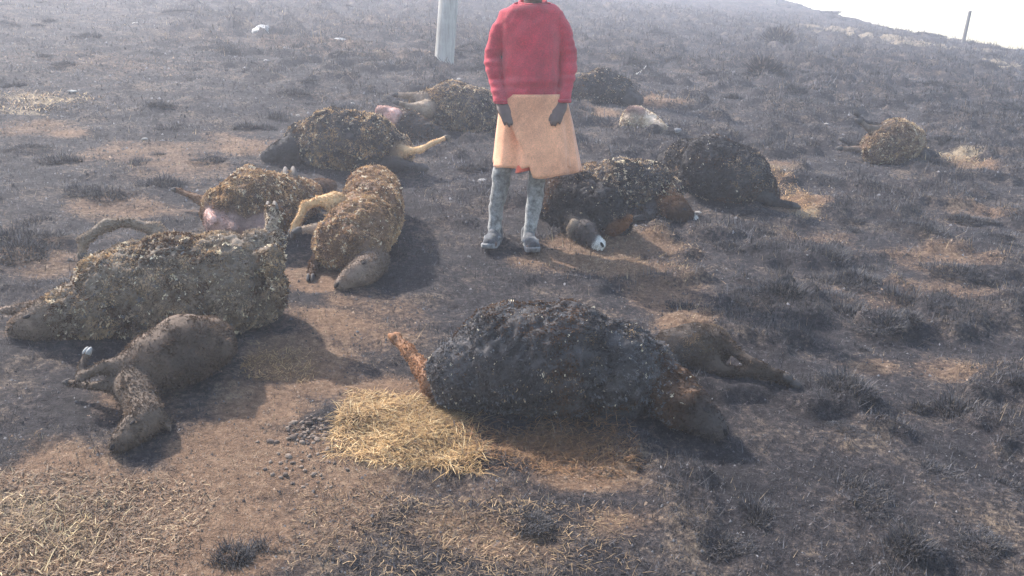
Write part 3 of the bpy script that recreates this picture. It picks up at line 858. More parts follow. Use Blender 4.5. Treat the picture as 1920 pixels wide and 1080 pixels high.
# tussocks of burnt grass: a few shapes, each placed many times
def tussock_mesh(seed, n, rad, hgt, tips):
    rng = np.random.default_rng(seed)
    r = np.sqrt(rng.random(n)) * rad; a = rng.uniform(0, math.tau, n)
    edge = rad * (1 + .45 * noise2(np.cos(a) * 1.3 + seed, np.sin(a) * 1.3, 1.0, seed))
    r = r * edge / rad
    k = np.clip(1 - (r / rad) ** 2, 0, 1)
    x, y = r * np.cos(a) * 1.3, r * np.sin(a)
    P = np.stack([x, y, k * hgt * (.45 + .35 * noise2(x, y, 18, seed)) - .02], -1)
    az = a + rng.normal(0, 1.1, n)
    lean = np.clip(.35 + .55 * r / rad + rng.normal(0, .38, n), .02, 1.5)
    c = pick(rng, n, [(.65, (.020, .019, .021)), (.35, (.055, .050, .052))])
    t = pick(rng, n, tips)
    return blade_mesh('tussock_shape', P, az, lean, hgt * rng.lognormal(-.55, .45, n), rng.uniform(.0022, .0048, n), c, t, .35)
TIPS = [(.55, (.040, .039, .043)), (.34, (.13, .127, .137)), (.11, (.24, .20, .16))]
TUSS = [tussock_mesh(300 + k, 1500, .105 + .02 * (k % 3), .044 + .010 * (k % 2), TIPS) for k in range(7)]
for m_ in TUSS: m_.materials.append(M_BLADE)
def put_tussock(x, y, sc, rng, label=None, group=None):
    if label is None:
        if y > 8.5: label, group = 'charred grass tussock on the slope beyond the sheep', 'charred tussocks beyond the sheep'
        elif x > 0 and y > 4.3: label, group = 'charred grass tussock on the slope right of the sheep', 'charred tussocks right of the sheep'
        elif x > 0: label, group = 'charred grass tussock in the right foreground', 'charred tussocks in the right foreground'
        elif y > 4.3: label, group = 'charred grass tussock on the slope left of the sheep', 'charred tussocks left of the sheep'
        else: label, group = 'charred grass tussock at the bottom edge, left of centre', 'charred tussocks at the bottom left'
    o = bpy.data.objects.new('grass_tussock', TUSS[rng.integers(len(TUSS))])
    COL.objects.link(o)
    o.location = (x, y, float(surf(np.array([x]), np.array([y]))[0]) - .005 * sc)
    o.rotation_euler = (rng.normal(0, .08), rng.normal(0, .08), rng.uniform(0, math.tau))
    o.scale = (sc * rng.uniform(.85, 1.25), sc * rng.uniform(.85, 1.25), sc * rng.uniform(.6, 1.05))
    return tag(o, label, 'grass', group)
def tussocks():
    rng = np.random.default_rng(331)
    for px, py, sc in [(1365, 462, 1.0), (1455, 572, 1.2), (1290, 572, 1.0), (1600, 525, 1.2), (1545, 490, 1.1), (1690, 560, 1.2), (1630, 500, 1.0), (1480, 412, .9),
                       (1430, 425, .9), (1600, 412, .9), (1725, 440, 1.0), (1880, 442, 1.0), (1580, 745, 1.0), (1585, 900, .8), (1610, 930, .7), (1660, 620, 1.1),
                       (1840, 1020, .6), (1880, 900, .6), (430, 1040, .6), (490, 1020, .5), (990, 985, .5), (1420, 960, .6), (40, 472, 1.5), (20, 440, 1.5), (200, 362, 1.3), (110, 300, 1.5),
                       (300, 200, 1.5), (560, 180, 1.3), (1790, 760, 1.0), (1740, 880, .7), (1350, 1010, .6), (1700, 1040, .6), (1555, 560, 1.0), (1530, 520, 1.0), (1400, 395, .8),
                       (880, 130, 1.4), (910, 135, 1.2), (1210, 120, 1.4), (1190, 125, 1.2)]:
        p, _ = on_ground(px, py)
        put_tussock(p.x, p.y, sc, rng)
    keepout = [(e.location.x, e.location.y) for e, _ in SHEEP]
    n = 0
    while n < 170:
        y = 3.2 * math.exp(rng.random() * math.log(24 / 3.2)); x = rng.uniform(-.62, .64) * y
        if abs(x) < .9 and y < 6.2: continue
        if x < 0 and y < 4.6: continue
        if any((x - a) ** 2 + (y - b) ** 2 < .42 for a, b in keepout): continue
        if float(zone(np.array([x]), np.array([y]))[0][0]) > .4: continue
        put_tussock(x, y, rng.uniform(.5, 1.15) * (.8 + y / 18) * (.6 if y < 4.2 else 1), rng); n += 1
    for k in range(46):                                   # along the brow
        y = 22 + 40 * (k + rng.random()) / 46; x = BROW_X + rng.uniform(-.6, 2.2)
        put_tussock(x, y, rng.uniform(1.6, 3.4), rng, 'dark grass tussock on the skyline of the hill', 'tussocks along the skyline')
tussocks()

# two dark shrubs up the slope
def shrub(px, py, rpx, label):
    p, t = on_ground(px, py)
    r = rpx * t / FPX
    rng = np.random.default_rng(int(px))
    e = empty('burnt_shrub', (p.x, p.y, gz(p.x, p.y)))
    tag(e, label, 'shrub', 'dark shrubs up the slope')
    n = 1500
    th = rng.uniform(0, math.tau, n); ph = np.arccos(rng.uniform(.0, 1, n)); q = rng.random(n) ** .35
    P = np.stack([r * q * np.sin(ph) * np.cos(th), .8 * r * q * np.sin(ph) * np.sin(th), .62 * r * q * np.cos(ph)], -1) * (1 + .25 * noise3(np.stack([th, ph, q], -1) * 2, 5))[:, None]
    P += np.array((p.x, p.y, gz(p.x, p.y)))
    c = pick(rng, n, [(.6, (.028, .025, .026)), (.3, (.07, .055, .05)), (.1, (.16, .12, .09))])
    link('foliage', blade_mesh('foliage', P, th, np.clip(ph, .1, 1.4), np.full(n, r * .28), np.full(n, r * .06), c, c * 1.3, .3), M_BLADE, e)
    for k in range(5):
        a = k * 1.3
        bm = bmesh.new()
        b0 = Vector((p.x, p.y, gz(p.x, p.y) - .03))
        chain_bm(bm, [b0, b0 + Vector((math.cos(a) * r * .3, math.sin(a) * r * .3, r * .3)), b0 + Vector((math.cos(a) * r * .7, math.sin(a) * r * .6, r * .45))], [r * .05, r * .035, r * .015], 1, 6)
        me = bpy.data.meshes.new('stem'); bm.to_mesh(me); bm.free(); set_col(me, np.tile((.05, .04, .035), (len(me.vertices), 1)))
        link('stem', me, M_BLADE, e)
shrub(1432, 142, 46, 'dark rounded shrub on the slope above the black domed sheep')
shrub(1458, 84, 40, 'low dark shrub farther up the slope near the skyline')

# ------------------------------------------------------------------ stones
def stone_mesh(seed, col, sub=2, flat=.55, smooth=False):
    bm = bmesh.new(); bmesh.ops.create_icosphere(bm, subdivisions=sub, radius=1)
    me = bpy.data.meshes.new('stone_shape'); bm.to_mesh(me); bm.free()
    co = get_co(me).astype(float)
    co = co * (1 + .28 * noise3(co * 1.4 + seed, seed) + .10 * noise3(co * 4 + seed, seed + 1))[:, None]
    co[:, 2] *= flat
    me.vertices.foreach_set('co', co.astype(np.float32).ravel()); me.update()
    if smooth: me.polygons.foreach_set('use_smooth', np.ones(len(me.polygons), bool))
    set_col(me, np.tile(np.array(col), (len(co), 1)) * (1 + .25 * noise3(co * 3, seed + 3))[:, None])
    me.materials.append(M_STONE)
    return me
for px, py, rx, ry, lab in [(492, 62, 26, 12, 'pale broken rock high on the slope left of the pole'), (633, 80, 19, 8, 'small white rock between the pole and the pale broken rock'),
                            (808, 122, 10, 5, 'pale stone lying at the foot of the pole'), 
                            (1905, 222, 14, 6, 'pale stone at the right edge above the lone sheep'), (712, 108, 12, 5, 'small pale stone left of the pole')]:
    p, t = on_ground(px, py)
    me = stone_mesh(int(px), (.36, .345, .33), 3, .6)
    o = link('stone', me); k = t / FPX
    o.location = (p.x, p.y, gz(p.x, p.y) + .1 * ry * k); o.scale = (rx * k, rx * k * .8, ry * k * 1.7); o.rotation_euler = (0, .1, px)
    tag(o, lab, 'stone')
def small_stones():
    rng = np.random.default_rng(77)
    shapes = [stone_mesh(900 + k, (.34, .31, .28), 2) for k in range(4)]
    for k in range(42):
        y = 6.0 * math.exp(rng.random() * math.log(24 / 6.0)); x = rng.uniform(-.6, .6) * y
        o = bpy.data.objects.new('small_stone', shapes[k % 4]); COL.objects.link(o)
        s = rng.uniform(.008, .02) * (1 + y / 10)
        o.location = (x, y, gz(x, y) + s * .2); o.scale = (s * 1.3, s, s); o.rotation_euler = (0, 0, rng.uniform(0, 6))
        tag(o, 'small grey stone lying loose on the burnt slope', 'stone', 'small loose stones')
    peb = [stone_mesh(950 + k, (.30, .225, .175) if k % 3 else (.17, .125, .10), 2, .8, True) for k in range(6)]
    spots = []
    while len(spots) < 105:
        if len(spots) < 62:
            a = rng.uniform(0, math.tau); q = rng.random() ** .6
            px, py = 582 + 46 * q * math.cos(a), 815 + 21 * q * math.sin(a)
        else:
            px, py = rng.normal(572, 42), rng.normal(856, 28)
        if any(((px - a) / 8) ** 2 + ((py - b) / 6) ** 2 < 1 for a, b in spots): 
            if rng.random() < .96: continue
        spots.append((px, py))
    for k, (px, py) in enumerate(spots):
        p, t = on_ground(px, py)
        o = bpy.data.objects.new('pebble', peb[k % 6]); COL.objects.link(o)
        s = rng.lognormal(math.log(.0068), .3)
        o.location = (p.x, p.y, float(surf(np.array([p.x]), np.array([p.y]))[0]) + s * .15); o.scale = (s * rng.uniform(.9, 1.5), s, s * rng.uniform(.7, 1)); o.rotation_euler = (rng.uniform(-.4, .4), rng.uniform(-.4, .4), rng.uniform(0, 6))
        tag(o, 'small round brown pebble in the scatter left of the golden straw', 'pebble', 'pebbles beside the straw')
small_stones()

# ------------------------------------------------------------------ pole and fence posts
def wood_mat(name, a, b, c):
    m, nt, p = new_mat(name)
    tc = N(nt, 'ShaderNodeTexCoord'); mp = N(nt, 'ShaderNodeMapping'); mp.inputs['Scale'].default_value = (30, 30, 1.6)
    nt.links.new(tc.outputs['Object'], mp.inputs['Vector'])
    n = N(nt, 'ShaderNodeTexNoise'); n.inputs['Scale'].default_value = 1.0; n.inputs['Detail'].default_value = 8; n.inputs['Roughness'].default_value = .7
    nt.links.new(mp.outputs[0], n.inputs['Vector'])
    r = ramp(nt, n.outputs['Fac'], [(.3, a), (.5, b), (.7, c)])
    n2 = noise_node(nt, 3.0, 6, .7)
    r2 = ramp(nt, n2.outputs['Fac'], [(.3, (.7, .68, .66)), (.7, (1.15, 1.12, 1.1))])
    nt.links.new(mixc(nt, 1.0, r.outputs['Color'], r2.outputs['Color'], 'MULTIPLY'), p.inputs['Base Color'])
    p.inputs['Roughness'].default_value = .85
    bump(nt, p, n.outputs['Fac'], .7, .01)
    return m
M_POLE = wood_mat('weathered_pole', (.20, .185, .165), (.36, .345, .32), (.52, .50, .47))
M_POST = wood_mat('grey_post', (.07, .06, .055), (.14, .125, .11), (.24, .22, .20))
def post(name, base_px, top_px, top_len, rpx, mat, label, cat, seg=28, taper=.9, group=None):
    p, t = on_ground(*base_px)
    r = rpx * t / FPX
    a = at_y(base_px[0], base_px[1], p.y); b = at_y(top_px[0], top_px[1], p.y)
    d = (b - a).normalized()
    rng = random.Random(int(base_px[0]))
    V, F = [], []
    rows = 26
    for i in range(rows + 1):
        q = i / rows
        c = d * (-.25 + q * (top_len + .25))
        rr = r * (1 - (1 - taper) * q)
        for k in range(seg):
            an = math.tau * k / seg
            w_ = rr * (1 + .025 * math.sin(an * 3 + 1) + .02 * math.sin(an * 7 + q * 5) + rng.uniform(-.008, .008) - (.05 if k in (3, 17) else 0))
            V.append((c.x + math.cos(an) * w_, c.y + math.sin(an) * w_, c.z))
    for i in range(rows):
        for k in range(seg):
            F.append((i * seg + k, i * seg + (k + 1) % seg, (i + 1) * seg + (k + 1) % seg, (i + 1) * seg + k))
    F.append(tuple(rows * seg + k for k in range(seg)))
    F.append(tuple(seg - 1 - k for k in range(seg)))
    me = bpy.data.meshes.new(name); me.from_pydata(V, [], F)
    fl = np.ones(len(me.polygons), bool); fl[-2:] = False
    me.polygons.foreach_set('use_smooth', fl)
    o = link(name, me, mat); o.location = a
    return tag(o, label, cat, group)
post('pole', (832, 120), (840.5, 0), 3.3, 18.5, M_POLE, 'thick pale weathered pole standing behind the person', 'pole')
post('fence_post', (1805, 84), (1817, 30), 1.0, 3.8, M_POST, 'thin leaning fence post on the skyline at the right', 'post', 10, .85, 'fence posts on the skyline')
post('fence_post', (1456, 12), (1457, -20), 1.2, 3.0, M_POST, 'fence post on the skyline cut by the top edge', 'post', 10, .85, 'fence posts on the skyline')

def stick(pa, pb, rpx, label, col):
    a, ta = on_ground(*pa, h=.02); b, tb = on_ground(*pb, h=.05)
    bm = bmesh.new(); r = rpx * ta / FPX
    mid = (a + b) / 2 + Vector((0, 0, .02))
    chain_bm(bm, [a, mid, b], [r, r * .8, r * .5], 1, 7)
    chain_bm(bm, [mid, mid + (b - a) * .25 + Vector((0, .03, .05))], [r * .6, r * .3], 1, 6)
    me = bpy.data.meshes.new('stick'); bm.to_mesh(me); bm.free(); set_col(me, np.tile(np.array(col, float), (len(me.vertices), 1)))
    tag(link('stick', me, M_HOOF), label, 'stick')
stick((1188, 142), (1219, 130), 2.2, 'pale dead stick on the slope above the small pale lamb', (.45, .41, .36))
stick((1728, 76), (1742, 66), 2.0, 'pale dead stick below the skyline at the right', (.45, .41, .36))

# ------------------------------------------------------------------ the person
def cloth_mat(name, col, knit=0.0, var=.25, scale=9, rough_=.9, knit_axis=(0, 0, 420)):
    m, nt, p = new_mat(name)
    n = noise_node(nt, scale, 6, .65); n2 = noise_node(nt, 140, 3, .7)
    n3 = noise_node(nt, 2.2, 7, .7)
    soot = ramp(nt, n3.outputs['Fac'], [(.38, (.62, .58, .56)), (.56, (1, 1, 1))])
    r = ramp(nt, n.outputs['Fac'], [(.3, tuple(c * (1 - var) for c in col)), (.7, tuple(min(1, c * (1 + var)) for c in col))])
    r2 = ramp(nt, n2.outputs['Fac'], [(.3, (.78,) * 3), (.7, (1.22,) * 3)])
    c = mixc(nt, 1.0, r.outputs['Color'], r2.outputs['Color'], 'MULTIPLY')
    c = mixc(nt, 1.0, c, soot.outputs['Color'], 'MULTIPLY')
    nt.links.new(c, p.inputs['Base Color'])
    p.inputs['Roughness'].default_value = rough_; p.inputs['Specular IOR Level'].default_value = .15
    p.inputs['Sheen Weight'].default_value = .25; p.inputs['Sheen Roughness'].default_value = .5
    if knit:
        tc = N(nt, 'ShaderNodeTexCoord'); wv = N(nt, 'ShaderNodeTexWave', wave_type='BANDS', bands_direction='Z')
        wv.inputs['Scale'].default_value = knit; wv.inputs['Distortion'].default_value = 1.5; wv.inputs['Detail'].default_value = 2
        nt.links.new(tc.outputs['Object'], wv.inputs['Vector'])
        ad = N(nt, 'ShaderNodeMath', operation='ADD'); nt.links.new(wv.outputs['Fac'], ad.inputs[0]); nt.links.new(n2.outputs['Fac'], ad.inputs[1])
        bump(nt, p, ad.outputs[0], .8, .008)
    else:
        bump(nt, p, n2.outputs['Fac'], .5, .004)
    return m
M_RED = cloth_mat('red_knit', (.74, .05, .085), knit=55, var=.2)
M_WRAP = cloth_mat('peach_blanket', (.74, .355, .20), var=.22, scale=7)
M_RED2 = cloth_mat('red_cloth', (.62, .10, .045))
M_LEGG = cloth_mat('grey_leggings', (.23, .225, .215), var=.75, scale=26)
M_SHOE = cloth_mat('grey_canvas', (.05, .052, .058), var=.6, scale=40)
M_SOLE = cloth_mat('pale_rubber', (.20, .20, .20), var=.5, scale=30, rough_=.6)
M_HAIR = cloth_mat('black_hair', (.012, .010, .010), var=.4, scale=120)
def skin_mat():
    m, nt, p = new_mat('dark_skin')
    n = noise_node(nt, 18, 5, .6)
    r = ramp(nt, n.outputs['Fac'], [(.3, (.075, .044, .032)), (.7, (.12, .072, .054))])
    nt.links.new(r.outputs['Color'], p.inputs['Base Color'])
    p.inputs['Roughness'].default_value = .5
    p.inputs['Subsurface Weight'].default_value = .06; p.inputs['Subsurface Radius'].default_value = (.02, .008, .004)
    return m
M_SKIN = skin_mat()

def person():
    fl, _ = on_ground(925, 461); fr, _ = on_ground(993, 468)
    Y = (fl.y + fr.y) / 2 + .03
    def Q(px, py, dy=0.0): return at_y(px, py, Y + dy)
    root = Vector((Q(965, 462).x, Y, gz(Q(965, 462).x, Y)))
    e = empty('person', root)
    tag(e, 'person in a red jumper, peach wrap, grey leggings and trainers, standing with arms down', 'person')
    # --- body: one continuous surface
    bm = bmesh.new()
    def ell(c, sx, sy, sz, rot=None):
        mt = Matrix.Translation(c) @ (rot or Matrix.Identity(4)) @ Matrix.Diagonal((sx, sy, sz, 1))
        bmesh.ops.create_icosphere(bm, subdivisions=3, radius=1, matrix=mt)
    chain_bm(bm, [Q(994, 170), Q(994, 120), Q(995, 70), Q(996, 36)], [.115, .11, .115, .09])
    chain_bm(bm, [Q(952, 42), Q(996, 34), Q(1042, 40)], [.040, .060, .040])
    chain_bm(bm, [Q(997, 30), Q(999, 6, -.005), Q(1000, -14, -.012)], [.058, .052, .055])
    hc = Q(1001, -42, -.025)
    ell(hc + Vector((0, .015, .025)), .072, .092, .095)                      # skull
    ell(hc + Vector((0, -.028, -.045)), .056, .062, .068)                    # jaw and cheeks
    ell(hc + Vector((0, -.062, -.095)), .028, .024, .020)                    # chin
    chain_bm(bm, [hc + Vector((0, -.085, .005)), hc + Vector((0, -.104, -.032))], [.011, .017])   # nose
    for s in (-1, 1):
        ell(hc + Vector((s * .014, -.094, -.036)), .011, .012, .009)
        ell(hc + Vector((s * .030, -.078, .018)), .024, .014, .009)          # brow
        ell(hc + Vector((s * .072, .012, -.015)), .010, .020, .032)          # ears
    ell(hc + Vector((0, -.084, -.062)), .024, .012, .008); ell(hc + Vector((0, -.083, -.074)), .022, .012, .008)   # lips
    # arms
    chain_bm(bm, [Q(942, 42), Q(923, 105, .01), Q(931, 160, -.03), Q(940, 190, -.075)], [.036, .034, .030, .025])
    chain_bm(bm, [Q(1052, 40), Q(1066, 103, .01), Q(1062, 158, -.03), Q(1055, 188, -.075)], [.036, .034, .030, .025])
    # hands: palm, four fingers of unequal length, thumb from the side of the palm
    def hand(wr, mid, out, s):
        d = (mid - wr).normalized()
        side = Vector((out, 0, 0)); side = (side - d * side.dot(d)).normalized()
        nrm = d.cross(side).normalized()
        if nrm.y > 0: nrm = -nrm                                               # towards the camera
        kn = wr + d * .085
        for q in (-.028, -.010, .010, .027):
            chain_bm(bm, [wr + side * q * .5, wr + d * .045 + side * q * .9, kn + side * q], [.019, .019, .014])
        for q, L in ((-.030, .066), (-.010, .079), (.010, .074), (.029, .056)):
            b = kn + side * q
            f1 = b + d * L * .45 + nrm * -.006 + side * q * .08
            f2 = f1 + (d * .9 - nrm * .35).normalized() * L * .32
            f3 = f2 + (d * .72 - nrm * .65).normalized() * L * .24
            chain_bm(bm, [b, f1, f2, f3], [.0105, .0095, .0085, .0072], 2, 10)
        b = wr + d * .028 - side * .026
        t1 = b - side * .022 + d * .026 - nrm * -.008
        t2 = t1 - side * .008 + d * .030 + nrm * .002
        chain_bm(bm, [b, t1, t2, t2 + d * .016], [.014, .0120, .0100, .0085], 2, 10)
    hand(Q(940, 192, -.085), Q(953, 220, -.150), -1, 1)
    hand(Q(1054, 190, -.085), Q(1043, 217, -.150), 1, 1)
    # hips and legs
    chain_bm(bm, [Q(994, 190), Q(998, 220)], [.12, .13])
    chain_bm(bm, [Q(962, 232), Q(944, 320, -.01), Q(936, 360, 0), Q(927, 430, .0), Q(927, 448, .0)], [.066, .040, .033, .023, .024])
    chain_bm(bm, [Q(1018, 232), Q(1008, 326, -.02), Q(1003, 365, -.015), Q(991, 438, -.02), Q(991, 455, -.02)], [.066, .040, .033, .023, .024])
    chain_bm(bm, [fl + Vector((0, .06, .045)), fl + Vector((0, -.10, .03))], [.032, .026])
    chain_bm(bm, [fr + Vector((0, .06, .045)), fr + Vector((0, -.10, .03))], [.032, .026])
    me = fuse(bm, .0055, 3, 'body')
    link('body', me, M_SKIN, e)
    # eyes and hair
    for s in (-1, 1):
        b2 = bmesh.new(); bmesh.ops.create_icosphere(b2, subdivisions=2, radius=.0115, matrix=Matrix.Translation(hc + Vector((s * .030, -.080, .004))))
        m2 = bpy.data.meshes.new('eye'); b2.to_mesh(m2); b2.free(); set_col(m2, np.tile((.5, .48, .45), (len(m2.vertices), 1)))
        link('eye', m2, M_HOOF, e)
    b2 = bmesh.new()
    bmesh.ops.create_icosphere(b2, subdivisions=4, radius=1, matrix=Matrix.Translation(hc + Vector((0, .020, .032))) @ Matrix.Diagonal((.079, .097, .100, 1)))
    for v in b2.verts:
        v.co += v.normal * .004 * float(noise3(np.array(v.co)[None] * 90)[0])
    bmesh.ops.delete(b2, geom=[v for v in b2.verts if v.co.z < hc.z + .03 and v.co.y < hc.y - .03 or v.co.z < hc.z - .05], context='VERTS')
    m2 = bpy.data.meshes.new('hair'); b2.to_mesh(m2); b2.free(); link('hair', m2, M_HAIR, e)

    # --- jumper: torso loft and sleeves in one knit
    bm = bmesh.new()
    def loft(rings, seg=40):
        V = []
        for (px, py, hw, dep, dy) in rings:
            c = Q(px, py, dy); k = (c - C0).dot(CF) / FPX
            V.append([bm.verts.new(c + Vector((math.sin(math.tau * i / seg) * hw * k, -math.cos(math.tau * i / seg) * dep, 0))) for i in range(seg)])
        for a, b in zip(V[:-1], V[1:]):
            for i in range(seg):
                bm.faces.new((a[i], a[(i + 1) % seg], b[(i + 1) % seg], b[i]))
        bm.faces.new(V[0]); bm.faces.new(list(reversed(V[-1])))
    loft([(998, 2, 27, .072, 0), (998, 8, 36, .082, 0), (997, 14, 50, .095, 0), (996, 22, 60, .104, 0), (995, 36, 62, .112, 0), (995, 60, 57, .124, 0), (995, 90, 53, .134, 0), (995, 120, 52, .140, 0), (995, 160, 55, .145, 0), (996, 190, 61, .140, 0), (996, 205, 61, .140, 0)])
    bmesh.ops.recalc_face_normals(bm, faces=bm.faces)
    chain_bm(bm, [Q(950, 40), Q(932, 66, .005), Q(924, 105, .01), Q(929, 150, -.025), Q(937, 180, -.065), Q(943, 206, -.10)], [.054, .051, .046, .042, .040, .039])
    chain_bm(bm, [Q(1043, 38), Q(1058, 64, .005), Q(1065, 103, .01), Q(1064, 148, -.025), Q(1059, 178, -.06), Q(1054, 206, -.10)], [.054, .051, .046, .043, .041, .040])
    me = fuse(bm, .0065, 3, 'jumper')
    co = get_co(me).astype(float); no = get_no(me)
    zc = Q(995, 110).z
    x0 = Q(995, 110).x
    armw = sstep(.13, .17, np.abs(co[:, 0] - x0))
    fold = noise3(co * np.array((9, 9, 44)), 401) * armw * (.004 + .005 * sstep(zc + .1, zc - .15, co[:, 2])) + noise3(co * np.array((6, 8, 13)), 402) * .009 + (1 - armw) * (np.abs(noise3(co @ np.array(((.8, 0, .6), (0, 1, 0), (-.6, 0, .8))) * np.array((17, 9, 4)), 404)) * -.016 + .005) + noise3(co * np.array((3, 5, 30)), 403) * .015 * (1 - armw) * sstep(zc + .1, zc - .2, co[:, 2])
    co = co + no * fold[:, None]
    me.vertices.foreach_set('co', co.astype(np.float32).ravel()); me.update()
    bm = bmesh.new(); bm.from_mesh(me)
    hem = Q(995, 192, -.1).z
    geo = bm.verts[:] + bm.edges[:] + bm.faces[:]
    bmesh.ops.bisect_plane(bm, geom=geo, plane_co=(Q(995, 192).x, Y - .1, hem), plane_no=(0.03, 0.1, -1), clear_outer=True)
    top = Q(998, 5).z
    geo = bm.verts[:] + bm.edges[:] + bm.faces[:]
    bmesh.ops.bisect_plane(bm, geom=geo, plane_co=(0, Y, top), plane_no=(0, -.18, 1), clear_outer=True)
    bm.to_mesh(me); bm.free()
    for f in me.polygons: f.use_smooth = True
    j = link('jumper', me, M_RED, e)
    sd = j.modifiers.new('thick', 'SOLIDIFY'); sd.thickness = .006; sd.offset = -1
    # ribbed collar and hem band
    def ring(name, px, py, hw, dep, tube, parent, mat, tilt=0.0, dy=0.0):
        c = Q(px, py, dy); k = (c - C0).dot(CF) / FPX
        V, F = [], []; nu, nv = 64, 8
        for i in range(nu):
            a = math.tau * i / nu
            for q in range(nv):
                b = math.tau * q / nv
                rr = 1 + math.cos(b) * tube / (hw * k)
                V.append((c.x + math.sin(a) * hw * k * rr, c.y - math.cos(a) * (dep + math.cos(b) * tube), c.z + math.sin(b) * tube * 1.6 - math.cos(a) * tilt + .0015 * math.sin(a * 40)))
        for i in range(nu):
            for q in range(nv):
                F.append((i * nv + q, i * nv + (q + 1) % nv, ((i + 1) % nu) * nv + (q + 1) % nv, ((i + 1) % nu) * nv + q))
        m2 = bpy.data.meshes.new(name); m2.from_pydata(V, [], F); m2.polygons.foreach_set('use_smooth', np.ones(len(F), bool))
        o = link(name, m2, mat); o.parent = parent; o.matrix_parent_inverse = parent.matrix_world.inverted()
        return o
    bpy.context.view_layer.update()
    ring('collar', 999, 6, 25, .070, .009, j, M_RED, tilt=.020)
    ring('hem', 996, 189, 60, .140, .007, j, M_RED, tilt=.006)
    for cx, cy in ((940, 189), (1056, 189)):
        ring('cuff', cx, cy, 13.5, .040, .0065, j, M_RED, dy=-.078)

    # --- blanket wrapped as a skirt: under panel and over panel
    def wrap(name, rows, a0f, a1f, out, mat, seg=70, seed=0, fold_amp=.026):
        V, F = [], []
        for (py, cx, hw, dep) in rows:
            c = Q(cx, py); k = (c - C0).dot(CF) / FPX
            q = (py - rows[0][0]) / (rows[-1][0] - rows[0][0])
            for i in range(seg + 1):
                a0, a1 = a0f(py, cx, hw), a1f(py)
                a = a0 + (a1 - a0) * i / seg
                f = fold_amp * (.25 + .75 * q) * (math.sin(a * 6 + seed + q) + .7 * math.sin(a * 11 + 2 + seed + 1.5 * q)) * (.6 + .4 * math.sin(a * 2.3 + seed)) + .004 * float(noise3(np.array([[a * 2, q * 3, seed]]))[0])
                V.append((c.x + math.sin(a) * (hw * k + out + f), c.y - math.cos(a) * (dep + out + f), c.z + q * q * (.010 * math.sin(a * 3.1 + seed) + .006 * math.sin(a * 7 + seed))))
        for r_ in range(len(rows) - 1):
            for i in range(seg):
                F.append((r_ * (seg + 1) + i, r_ * (seg + 1) + i + 1, (r_ + 1) * (seg + 1) + i + 1, (r_ + 1) * (seg + 1) + i))
        m2 = bpy.data.meshes.new(name); m2.from_pydata(V, [], F); m2.polygons.foreach_set('use_smooth', np.ones(len(F), bool))
        o = link(name, m2, mat, e)
        sd = o.modifiers.new('thick', 'SOLIDIFY'); sd.thickness = .005; sd.offset = 0
        return o
    def rows(p0, p1, n, t0=0):
        out = []
        for i in range(n):
            py = p0 + (p1 - p0) * i / (n - 1); q = (py - 180) / 145
            out.append((py, 996 + 5 * q, 57 + 5 * math.sin(min(q, 1) * 1.6) + 15 * q, .125 + .045 * q))
        return out
    wrap('wrap_under_panel', rows(176, 309, 24), lambda p, c, h: R(-178), lambda p: R(70), 0.0, M_WRAP, seed=1)
    edge = lambda p, c, h: math.asin(max(-.9, min(.9, (948 + 50 * max(0, (p - 190)) / 132 - c) / h)))
    wrap('wrap_over_panel', rows(176, 323, 26), edge, lambda p: R(215), .026, M_WRAP, seed=4, fold_amp=.020)
    wrap('underskirt', rows(285, 319, 8), lambda p, c, h: R(-28), lambda p: R(4), -.012, M_RED2, seg=24, seed=2)

    # --- leggings
    bm = bmesh.new()
    chain_bm(bm, [Q(998, 215), Q(998, 226)], [.12, .12])
    chain_bm(bm, [Q(968, 232), Q(944, 312, -.01), Q(937, 352, 0), Q(930, 395, .012), Q(927, 438, .0)], [.084, .058, .052, .045, .036])
    chain_bm(bm, [Q(1016, 232), Q(1008, 322, -.02), Q(1004, 362, -.015), Q(998, 405, -.005), Q(990, 445, -.02)], [.084, .057, .052, .045, .037])
    me = fuse(bm, .0065, 4, 'leggings')
    co = get_co(me).astype(float); no = get_no(me)
    f = noise3(co * np.array((9, 9, 15)), 411) * .009 + noise3(co * np.array((16, 16, 40)), 412) * .0035
    me.vertices.foreach_set('co', (co + no * f[:, None]).astype(np.float32).ravel()); me.update()
    link('leggings', me, M_LEGG, e)

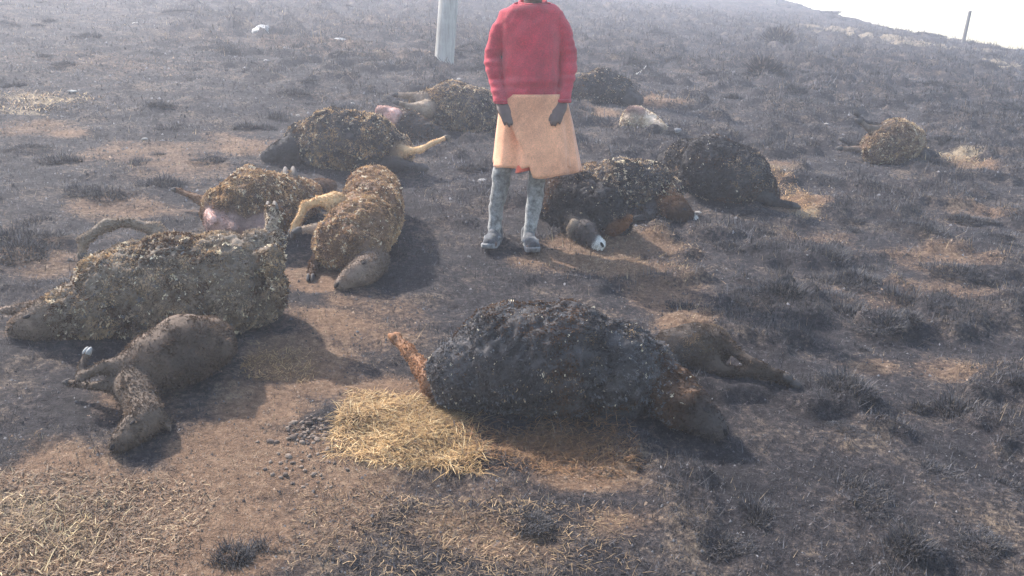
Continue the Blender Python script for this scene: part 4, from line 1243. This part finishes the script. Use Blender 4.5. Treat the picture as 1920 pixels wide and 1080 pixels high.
    # --- trainers
    for foot, yaw in ((fl, R(-14)), (fr, R(10))):
        base = Vector((foot.x, Y - .02 + (0 if foot is fl else -.02), 0)); base.z = gz(base.x, base.y) + .004
        rt = Matrix.Rotation(yaw, 4, 'Z')
        def T(x, y, z): return base + (rt @ Vector((x, y, z)))
        bm = bmesh.new()
        chain_bm(bm, [T(0, .075, .055), T(0, .06, .095)], [.040, .042])
        chain_bm(bm, [T(0, .07, .045), T(0, .0, .050), T(.002, -.07, .042), T(.004, -.12, .036)], [.040, .043, .043, .036])
        chain_bm(bm, [T(0, .03, .085), T(0, -.035, .072)], [.034, .026])
        me = fuse(bm, .005, 5, 'trainer')
        sh = link('trainer', me, M_SHOE, e)
        # sole: an outline with thickness, rocker toe
        outl = [(-.034, .112), (-.040, .06), (-.036, 0), (-.043, -.07), (-.040, -.12), (-.022, -.155), (.008, -.160), (.034, -.138), (.045, -.08), (.038, 0), (.041, .06), (.034, .112), (0, .122)]
        V, F = [], []; n = len(outl)
        for z, sc in ((0, .97), (.010, 1.03), (.024, 1.05), (.030, 1.0)):
            for (x, y) in outl: V.append(tuple(T(x * sc, y * sc, z + (.012 * max(0, (-y - .10) / .06)))))
        for q in range(3):
            for i in range(n): F.append((q * n + i, q * n + (i + 1) % n, (q + 1) * n + (i + 1) % n, (q + 1) * n + i))
        F.append(tuple(range(n - 1, -1, -1))); F.append(tuple(3 * n + i for i in range(n)))
        m2 = bpy.data.meshes.new('sole'); m2.from_pydata(V, [], F)
        bpy.context.view_layer.update()
        o = link('sole', m2, M_SOLE); o.parent = sh; o.matrix_parent_inverse = sh.matrix_world.inverted()
        for k in range(4):
            b3 = bmesh.new(); yy = .012 - .030 * k; zz = .108 - .010 * k - .004 * k * k
            chain_bm(b3, [T(-.024, yy, zz - .012), T(0, yy - .008, zz), T(.024, yy, zz - .012)], [.0042] * 3, 1, 7)
            m3 = bpy.data.meshes.new('lace'); b3.to_mesh(m3); b3.free()
            o = link('lace', m3, M_SOLE); o.parent = sh; o.matrix_parent_inverse = sh.matrix_world.inverted()
        b3 = bmesh.new()
        for s in (-1, 1):
            chain_bm(b3, [T(s * .040, .02, .045), T(s * .043, -.03, .06), T(s * .036, -.07, .035)], [.006, .006, .005], 1, 7)
        m3 = bpy.data.meshes.new('side_stripe'); b3.to_mesh(m3); b3.free()
        o = link('side_stripe', m3, M_SOLE); o.parent = sh; o.matrix_parent_inverse = sh.matrix_world.inverted()
person()
